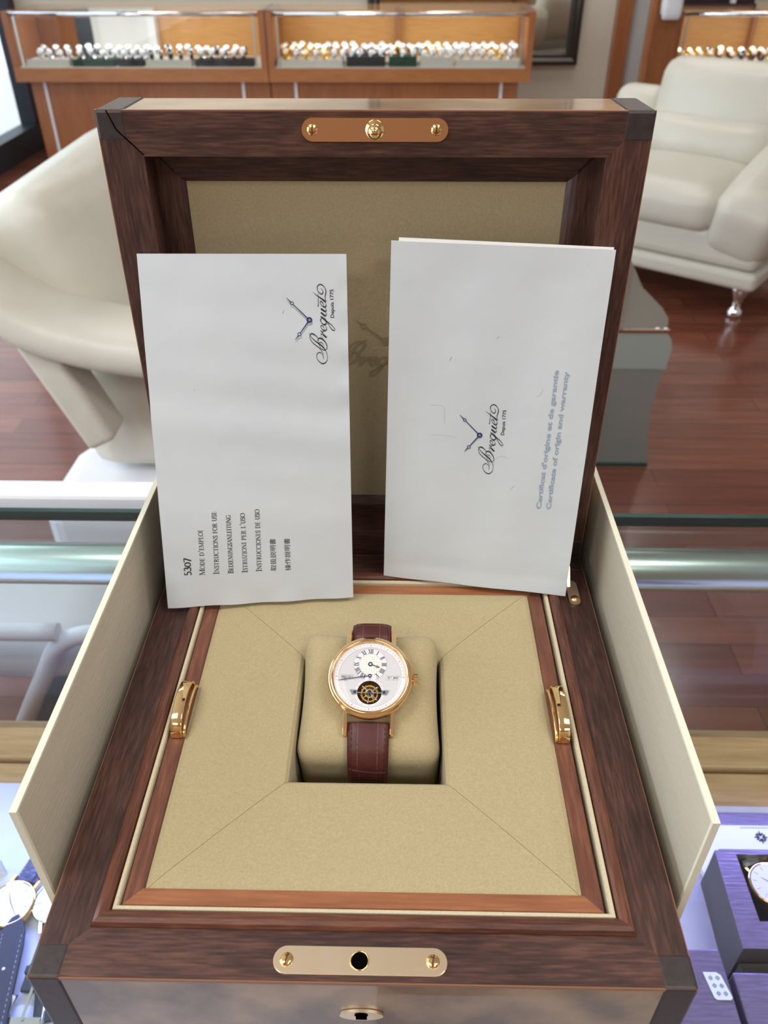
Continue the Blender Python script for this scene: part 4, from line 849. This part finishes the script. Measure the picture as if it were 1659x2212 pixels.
def strapseg(name, path, wa, wb, seams):
    g = MB(); n = len(path); A = []
    for i, (y, z) in enumerate(path):
        a = path[max(i-1, 0)]; b = path[min(i+1, n-1)]; dy, dz = b[0]-a[0], b[1]-a[1]; l = math.hypot(dy, dz); ny, nz = (dz/l, -dy/l) if path[-1][0] < path[0][0] else (-dz/l, dy/l)
        t = i/(n-1); w_ = (wa+(wb-wa)*t)/2; ringv = []
        for k in range(9):
            u = -1+2*k/8; h = .0018-.0011*abs(u)**4
            ringv.append(g.v((u*w_, y+ny*h, z+nz*h)))
        ringv += [g.v((w_, y-ny*.0006, z-nz*.0006)), g.v((-w_, y-ny*.0006, z-nz*.0006))]; A.append(ringv)
    m_ = len(A[0])
    for i in range(n-1):
        for k in range(m_): g.face([A[i][k], A[i][(k+1) % m_], A[i+1][(k+1) % m_], A[i+1][k]], 0, k < 8)
    g.face(A[0][::-1]); g.face(A[-1]); o = part(name, g, M['burg'], wt)
    def on(u, t, e):
        i = min(int(t*(n-1)), n-2); fr = t*(n-1)-i; y = path[i][0]*(1-fr)+path[i+1][0]*fr; z = path[i][1]*(1-fr)+path[i+1][1]*fr
        dy, dz = path[i+1][0]-path[i][0], path[i+1][1]-path[i][1]; l = math.hypot(dy, dz); ny, nz = (dz/l, -dy/l) if path[-1][0] < path[0][0] else (-dz/l, dy/l)
        w_ = (wa+(wb-wa)*t)/2; h = .0018-.0011*abs(u)**4+e; return (u*w_, y+ny*h, z+nz*h)
    g = MB()
    for u0, t0, u1, t1, wd in seams:
        g.ribbon([(u0+(u1-u0)*k/10, t0+(t1-t0)*k/10, wd) for k in range(11)], lambda x, y, e: on(x, y, e), .00005)
    part('scale_groove', g, M['burgseam'], o)
    g = MB()
    for s in (-1, 1):
        for k in range(14):
            t0 = .10+k*.062
            if t0 < .95: g.ribbon([(s*.80, t0, .035), (s*.80, t0+.036, .035)], lambda x, y, e: on(x, y, e), .00012)
    part('stitching', g, M['burgstitch'], o)
def wl(y, z):
    dy, dz = y-.1278, z-.018; cs, sn = math.cos(R(21)), math.sin(R(21)); return (cs*dy+sn*dz, -sn*dy+cs*dz)
low = catmull([wl(.1105, .0055), wl(.1063, .0040), wl(.1000, .0004), wl(.0963, -.0060), wl(.0958, -.0125), wl(.0968, -.0200), wl(.0985, -.0300)], 4)
strapseg('lower_strap', low, .0195, .0178, [(-.50, .02, -.50, .52, .035), (.46, .02, .46, .52, .035), (-.9, .54, .9, .58, .02), (-.42, .60, -.42, .98, .03), (.44, .60, .44, .98, .03)])
hi = catmull([(.0195, -.0068), (.0225, -.0058), (.0262, -.0066), (.0300, -.0100), (.0325, -.0170), (.033, -.026)], 4)
strapseg('upper_strap', hi, .0195, .0185, [(-.46, .02, -.46, .6, .035), (.40, .02, .40, .6, .035), (-.9, .50, .9, .50, .02)])

# ================================================================ BOOKLETS
def booklet(name, label, cat, C4, Wm, Hm, th, rip, group=None):
    P = [Vector(p) for p in C4]
    def base(s, t): return (P[0]*(1-s)+P[1]*s)*(1-t)+(P[3]*(1-s)+P[2]*s)*t
    def nrm(s, t):
        a = base(s+.01, t)-base(s-.01, t); b = base(s, t+.01)-base(s, t-.01); return a.cross(b).normalized()
    def S_(s, t, o=0): return base(s, t)+nrm(s, t)*(rip(s, t)+o)
    t_ = absthing(name, label, cat, ((P[0]+P[1])/2), group)
    g = MB(); nx, ny = 30, 48; F_, K_ = [], []
    for j in range(ny+1):
        F_.append([g.v(S_(i/nx, j/ny)) for i in range(nx+1)]); K_.append([g.v(S_(i/nx, j/ny, -th)) for i in range(nx+1)])
    for j in range(ny):
        for i in range(nx):
            g.face([F_[j][i], F_[j][i+1], F_[j+1][i+1], F_[j+1][i]], 0, True); g.face([K_[j][i], K_[j+1][i], K_[j+1][i+1], K_[j][i+1]], 0, True)
    F_ = [[g.v(v.co) for v in r] for r in F_]; K_ = [[g.v(v.co) for v in r] for r in K_]
    for i in range(nx): g.face([K_[0][i], K_[0][i+1], F_[0][i+1], F_[0][i]], 1); g.face([F_[ny][i], F_[ny][i+1], K_[ny][i+1], K_[ny][i]], 1)
    for j in range(ny): g.face([F_[j][0], F_[j+1][0], K_[j+1][0], K_[j][0]], 1); g.face([F_[j][nx], K_[j][nx], K_[j+1][nx], F_[j+1][nx]], 1)
    bmesh.ops.delete(g.bm, geom=[v for v in g.bm.verts if not v.link_faces], context='VERTS')
    part('cover', g, [M['paper'], M['paperedge']], t_)
    return t_, (lambda x, y, o: S_(-y/Wm, x/Hm, o)), S_
def ripA(s, t):
    e = .0006*math.sin(t*26+1.5*s)*max(0, 1-abs(t-.55)/.5)*.5+.0004*math.sin(t*47+3*s)*(.3+.7*s)*max(0, 1-abs(t-.6)/.4)
    e += .0006*math.exp(-((s-1)/.03)**2)*math.sin(t*60)*(1 if t > .55 else .1); e += .0005*math.exp(-((t)/.03)**2)*math.sin(s*22)
    return e*min(1, (1-t)*12)
def ripB(s, t):
    e = .0005*math.sin(t*9+4*s)*.8+.0003*math.sin(s*14-t*6); e -= .0009*math.exp(-((t-.052)/.010)**2)
    return e*min(1, (1-t)*12)
bkA, fA, SA = booklet('instruction_booklet', 'white instruction booklet leaning on the left side of the lid', 'booklet', [(-0.11245, 0.18821, 0.0035), (-0.01219, 0.19878, 0.0035), (-0.01328, 0.24241, 0.17932), (-0.11168, 0.2424, 0.1791)], 99.47, 182.385, .0010, ripA)
bkB, fB, SB = booklet('warranty_certificate', 'white certificate folder leaning on the right side of the lid', 'booklet', [(0.00434, 0.21735, 0.0035), (0.10495, 0.20148, 0.0035), (0.11171, 0.24248, 0.18179), (0.00765, 0.24259, 0.18558)], 102.664, 183.272, .0008, ripB)
g = MB(); A_ = [[[g.v(SB(.034+.959*i/8, .02+(.9875-.002*i/8)*j/16, o_)) for i in range(9)] for j in range(17)] for o_ in (-.0012, -.0018)]
for i in range(8):
    for j in range(16): g.face([A_[0][j][i], A_[0][j][i+1], A_[0][j+1][i+1], A_[0][j+1][i]]); g.face([A_[1][j][i], A_[1][j+1][i], A_[1][j+1][i+1], A_[1][j][i+1]])
    g.face([A_[0][16][i], A_[0][16][i+1], A_[1][16][i+1], A_[1][16][i]])
part('inner_leaf', g, M['paperedge'], bkB, 'second leaf peeking out above')
for bk, f, org, sc_, an in ((bkA, fA, (151.92, -80.94), 1.0, 0), (bkB, fB, (89.68, -47.77), 1.005, .394)):
    ca, sa = math.cos(R(an))*sc_, math.sin(R(an))*sc_
    ff = lambda x, y, o, org=org, ca=ca, sa=sa, f=f: f(org[0]+ca*x-sa*y, org[1]+sa*x+ca*y, o)
    g = MB(); hands(g, ff, .00008, -.55 if bk is bkB else -1.2, -.15, 1.0); part('hands_shadow_print', g, M['greyink'], bk)
    g = MB(); hands(g, ff, .00012); part('hands_emblem', g, M['blueink'], bk)
    g = MB(); g.disc(0, 0, .2, ff, .0001, 10); strokes(g, ff, .00012, 1.0); part('script_lettering', g, M['ink'], bk)
g = MB(); place_text(g, 'Depuis 1775', (152.91, -92.9), (166.31, -92.88), 1.75, fA, .00012, .012); part('small_lettering', g, M['ink'], bkA)
g = MB(); place_text(g, 'Depuis 1775', (90.54, -60.14), (103.98, -59.97), 1.75, fB, .00012, .012); part('small_lettering', g, M['ink'], bkB)
g = MB(); serif(g, '5307', (18.59, -13.75), (28.68, -13.8), 3.7, fA, .00012, 1.5, False); part('model_number', g, M['ink'], bkA)
g = MB()
for s_, a, b in (("Mode d'emploi", (18.41, -20.98), (41.77, -21.38)), ('Instructions for use', (18.44, -28.4), (51.98, -29.16)), ('Bedienungsanleitung', (18.48, -35.95), (52.13, -36.45)), ("Istruzioni per l'uso", (18.51, -43.4), (50.53, -43.85)), ('Instrucciones de uso', (18.79, -50.88), (52.43, -51.47))):
    serif(g, s_, a, b, 3.0, fA, .00012, 1.15)
place_text(g, '取扱説明書', (18.84, -58.5), (37.65, -58.8), 2.9, fA, .00012, .0, .86); place_text(g, '操作說明書', (18.63, -66.2), (37.53, -66.3), 2.9, fA, .00012, .0, .86)
part('title_lettering', g, M['ink'], bkA)
g = MB(); place_text(g, "Certificat d'origine et de garantie", (50.69, -83.32), (125.77, -83.49), 2.45, fB, .00012, .028); place_text(g, 'Certificate of origin and warranty', (50.92, -88.49), (125.41, -88.42), 2.45, fB, .00012, .028)
part('title_lettering', g, M['slate'], bkB)

g = MB()
for P_, w_ in (([(104, -22), (104.5, -27), (102, -29), (95, -29.5)], .12), ([(88, -23), (88.4, -30), (87.8, -36)], .10), ([(73, -56), (77, -57), (79, -60), (78, -63)], .12), ([(128, -30), (130, -31)], .3), ([(60, -66), (63, -68)], .25), ([(140, -52), (141, -53)], .3), ([(112, -74), (113, -76), (116, -77)], .15)):
    g.ribbon([(x, y, w_) for x, y in catmull(P_, 5)] if len(P_) > 2 else [(x, y, w_) for x, y in P_], fB, .0001)
part('pencil_smudges', g, mat('faint_smudge', (0.36, 0.40, 0.41), 0.8), bkB, 'faint grey smudges')
g = MB(); g.ribbon([(155, -68, .35), (157, -69, .1)], fA, .0001); g.ribbon([(118, -22, .2), (118.6, -23, .1)], fA, .0001); part('dark_speck', g, M['greyink'], bkA)

# ================================================================ INSIDE THE COUNTER, LEFT
def dress_watch(name, label, loc, rz, case, strap, stitch, dialm, tilt=(0, 0, 0), seg=9):
    t = thing(name, label, 'watch', loc, rot=(tilt[0], tilt[1], rz))
    g = MB(); g.lathe([(0, 0), (.0175, 0), (.0195, .002), (.020, .005), (.0192, .0072), (.0178, .0076), (.0172, .0068), (0, .0066)], n=64); part('case', g, case, t)
    g = MB(); g.disc(0, 0, .0172, lambda x, y, o: (x, y, o), .0069, 48); dl = part('dial', g, dialm, t)
    g = MB(); f = lambda x, y, o: (x, y, o)
    for k in range(12):
        a = math.pi*k/6; g.ribbon([(.0120*math.sin(a), .0120*math.cos(a), .0003), (.0158*math.sin(a), .0158*math.cos(a), .0003)], f, .0071)
    for a, l, w_ in ((R(-38), .0095, .0009), (R(130), .0128, .0008)): g.ribbon([(0, 0, w_), (l*math.sin(a), l*math.cos(a), w_*.4)], f, .0074)
    part('hour_marks', g, case, dl)
    g = MB()
    for s in (-1, 1):
        for q in (-1, 1): g.prism([(s*.0118, q*.014, .001), (s*.0118, q*.0235, .001), (s*.0118, q*.0235, .004), (s*.0118, q*.015, .0065)], (-s*.002, 0, 0))
    part('lugs', g, case, t)
    for q in (-1, 1):
        g = MB(); A = []
        for i in range(seg):
            y = q*(.0205+i*.0088*(1 if seg > 3 else .35)); w_ = .0097-.0003*i; z = .0035-.0002*i
            A.append([g.v((-w_, y, z-.0015)), g.v((w_, y, z-.0015)), g.v((w_, y, z)), g.v((w_*.5, y, z+.0012)), g.v((-w_*.5, y, z+.0012)), g.v((-w_, y, z))])
        for i in range(seg-1):
            for k in range(6): g.face([A[i][k], A[i][(k+1) % 6], A[i+1][(k+1) % 6], A[i+1][k]])
        g.face(A[0]); g.face(A[-1]); o = part('strap', g, strap, t)
        g = MB()
        for s in (-1, 1):
            for i in range(22 if seg > 3 else 1): g.ribbon([(s*.0082, q*(.023+i*.003), .0004), (s*.0082, q*(.0247+i*.003), .0004)], f, .0041)
        part('stitching', g, stitch, o)
    return t
DZ = -.35
dress_watch('dress_watch', 'rose gold dress watch on a navy alligator strap on the white shelf', (-.3005, .2035, DZ+.002), R(-12), M['gold'], M['alligator'], M['stitch'], M['paperedge'])
dress_watch('dress_watch', 'steel watch with a crown half hidden beside the left edge of the box', (-.2640, .2070, DZ+.001), R(12), M['chrome'], M['traydk'], M['greyink'], M['paperedge'])
t = absthing('loose_strap', 'black leather strap end pointing up on the white shelf', 'strap', (-.27, .15, DZ))
g = MB(); L_ = [(-.2905, .1945), (-.2855, .1900), (-.2805, .1820), (-.2775, .1700), (-.2660, .0950), (-.2850, .0900), (-.3000, .1700), (-.2985, .1830), (-.2950, .1915)]
g.plate([(x, y) for x, y in L_], DZ+.006, DZ+.0095); o = part('strap_body', g, M['blkstrap'], t); bevel(o, .0008)
g = MB()
for a, b in ((( -.2815, .178), (-.2700, .100)), ((-.2968, .178), (-.2870, .120))):
    for k in range(20): g.ribbon([(a[0]+(b[0]-a[0])*(k/20), a[1]+(b[1]-a[1])*(k/20), .0005), (a[0]+(b[0]-a[0])*((k+.5)/20), a[1]+(b[1]-a[1])*((k+.5)/20), .0005)], lambda x, y, o: (x, y, o), DZ+.0097)
part('stitching', g, M['greyink'], t)
g = MB(); g.lathe([(.0012, 0), (.0012, .0004), (0, .0006)], (-.2855, .152, DZ+.0095), 10); part('strap_hole', g, M['paperedge'], t)
t = absthing('buckled_strap', 'black strap end with a steel pin buckle beside the box corner', 'strap', (-.255, .13, DZ))
g = MB(); g.box((-.2690, .138, DZ+.002), (-.2500, .158, DZ+.006)); g.box((-.2700, .150, DZ+.001), (-.2490, .156, DZ+.008)); bevel(part('strap_end', g, M['traydk'], t), .001)
g = MB(); g.T = None; P_ = [(-.2705, .136), (-.2735, .118), (-.2710, .1155), (-.2480, .1155), (-.2450, .118), (-.2485, .137)]
g.tube([(x, y, DZ+.004) for x, y in P_], .0013, 8); g.box((-.2725, .1150, DZ+.002), (-.2465, .1205, DZ+.0055)); part('buckle_frame', g, M['chrome'], t, 'steel buckle frame')
g = MB(); g.box((-.2605, .118, DZ+.006), (-.2585, .152, DZ+.0072)); part('buckle_pin', g, M['chrome'], t)
t = absthing('price_tag', 'small white price tag under the black strap by the buckle', 'tag', (-.277, .125, DZ))
g = MB(); g.prism([(-.2800, .1215, DZ+.0005), (-.2740, .1180, DZ+.0005), (-.2690, .1330, DZ+.0085), (-.2790, .1370, DZ+.0085)], (0, 0, .0003)); part('card', g, M['paperedge'], t)
g = MB()
for k in range(5):
    y = .1225+k*.0028; z = DZ+.0016+k*.0016
    for j in range(4): g.prism([(-.2785+j*.0021, y, z), (-.2772+j*.0021, y, z), (-.2772+j*.0021, y+.0007, z+.0004), (-.2785+j*.0021, y+.0007, z+.0004)], (0, 0, .0002))
part('print', g, M['greyink'], t)
t = absthing('acrylic_holder', 'clear plastic holder corner at the left picture edge above the rose gold watch', 'holder', (-.33, .25, DZ))
g = MB(); g.box((-.40, .232, DZ), (-.318, .2345, DZ+.02)); part('plate', g, M['whiteplastic'], t)

# ================================================================ INSIDE THE COUNTER, RIGHT
t = absthing('presentation_box', 'dark purple presentation box holding a watch at the right picture edge', 'box', (.33, .22, DZ))
g = MB(); bz = -.300
g.plate([(.2700, .2350), (.4300, .2350), (.4300, .1580), (.2670, .1580)], DZ, bz-.0006, [[(.286, .2320), (.40, .2320), (.40, .178), (.286, .178)]]); part('box_body', g, M['darkside'], t)
g = MB(); g.plate([(.2700, .2352), (.4300, .2352), (.4300, .1580), (.2670, .1580)], bz-.0006, bz, [[(.286, .2320), (.40, .2320), (.40, .178), (.286, .178)]]); part('top_face', g, M['silk'], t, 'brushed purple top')
part('well_floor', MB().box((.29, .176, DZ+.012), (.402, .233, DZ+.014)), M['blkstrap'], t)
g = MB(); place_text(g, '36', (.3030, .1665), (.3090, .1665), .0036, lambda x, y, o: (x, y, o), bz+.0002, .02); part('number_print', g, M['paperedge'], t)
t = dress_watch('boxed_watch', 'gold cased watch lying in the purple presentation box', (.3080, .2100, bz-.010), R(20), M['gold'], M['steel'], M['steel'], M['dial2'], seg=3)
t.scale = (.92, .92, .92)
def cross(g, cx, cy, r, z):
    for k in range(4):
        a = math.pi/2*k; u = (math.cos(a), math.sin(a))
        for s in (-1, 0, 1):
            b = a+s*.55; g.ribbon([(cx+u[0]*r*.18, cy+u[1]*r*.18, r*.10), (cx+math.cos(b)*r*.65, cy+math.sin(b)*r*.65, r*.28), (cx+math.cos(b)*r*(1.0 if s == 0 else .82), cy+math.sin(b)*r*(1.0 if s == 0 else .82), r*.06)], lambda x, y, o: (x, y, o), z)
t = absthing('white_name_tray', 'white sloped tray with a four-petalled cross emblem behind the purple box', 'tray', (.33, .27, DZ))
g = MB(); g.plate([(.2880, .2830), (.2935, .2860), (.45, .2860), (.45, .2630), (.2925, .2630), (.2755, .2330), (.2700, .2540)], DZ, DZ+.006); part('tray_plate', g, M['whiteplastic'], t)
g = MB(); cross(g, .3330, .2745, .0062, DZ+.0062); part('cross_emblem', g, M['ink'], t, 'dark four-petalled cross emblem')
g = MB()
for k in range(14): g.box((.3180+k*.0022, .2832, DZ+.0061), (.3196+k*.0022, .2840, DZ+.0063))
part('small_print', g, M['greyink'], t)
t = absthing('purple_backing_board', 'purple board behind the white emblem tray', 'board', (.36, .29, DZ)); part('board', MB().box((.293, .2875, DZ), (.46, .3000, DZ+.004)), M['silk'], t)
for (x0, x1, y0, y1, lb) in ((.20, .2515, -.10, .1600, 'purple brushed box lid left of the dark gap, carrying the white card'), (.2560, .44, -.10, .1440, 'purple brushed box lid right of the dark gap at the lower right corner')):
    t = absthing('purple_box', lb, 'box', ((x0+x1)/2, .02, -.39)); g = MB(); g.box((x0, y0, -.388), (x1, y1, -.306)); bevel(part('box_shell', g, M['silk'], t), .0012)
t = absthing('suit_card', 'white card printed with six small blue crosses on the purple lid', 'card', (.243, .135, -.306))
g = MB(); g.plate([(.2345, .1435), (.2440, .1435), (.2468, .1415), (.2505, .1265), (.2490, .1250), (.2395, .1250), (.2378, .1262)], -.3058, -.3053); part('card', g, M['paperedge'], t)
g = MB()
for i in range(3):
    for j in range(2): cross(g, .2388+.0050*j+.0013*i, .1395-.0052*i, .0019, -.3051)
part('cross_prints', g, M['slate'], t, 'small blue cross prints')
t = absthing('dark_box', 'black glossy box front below the purple presentation box', 'box', (.34, .15, -.39)); g = MB(); g.box((.268, .1455, -.388), (.44, .1565, -.318)); bevel(part('box_shell', g, M['ebony'], t), .001)
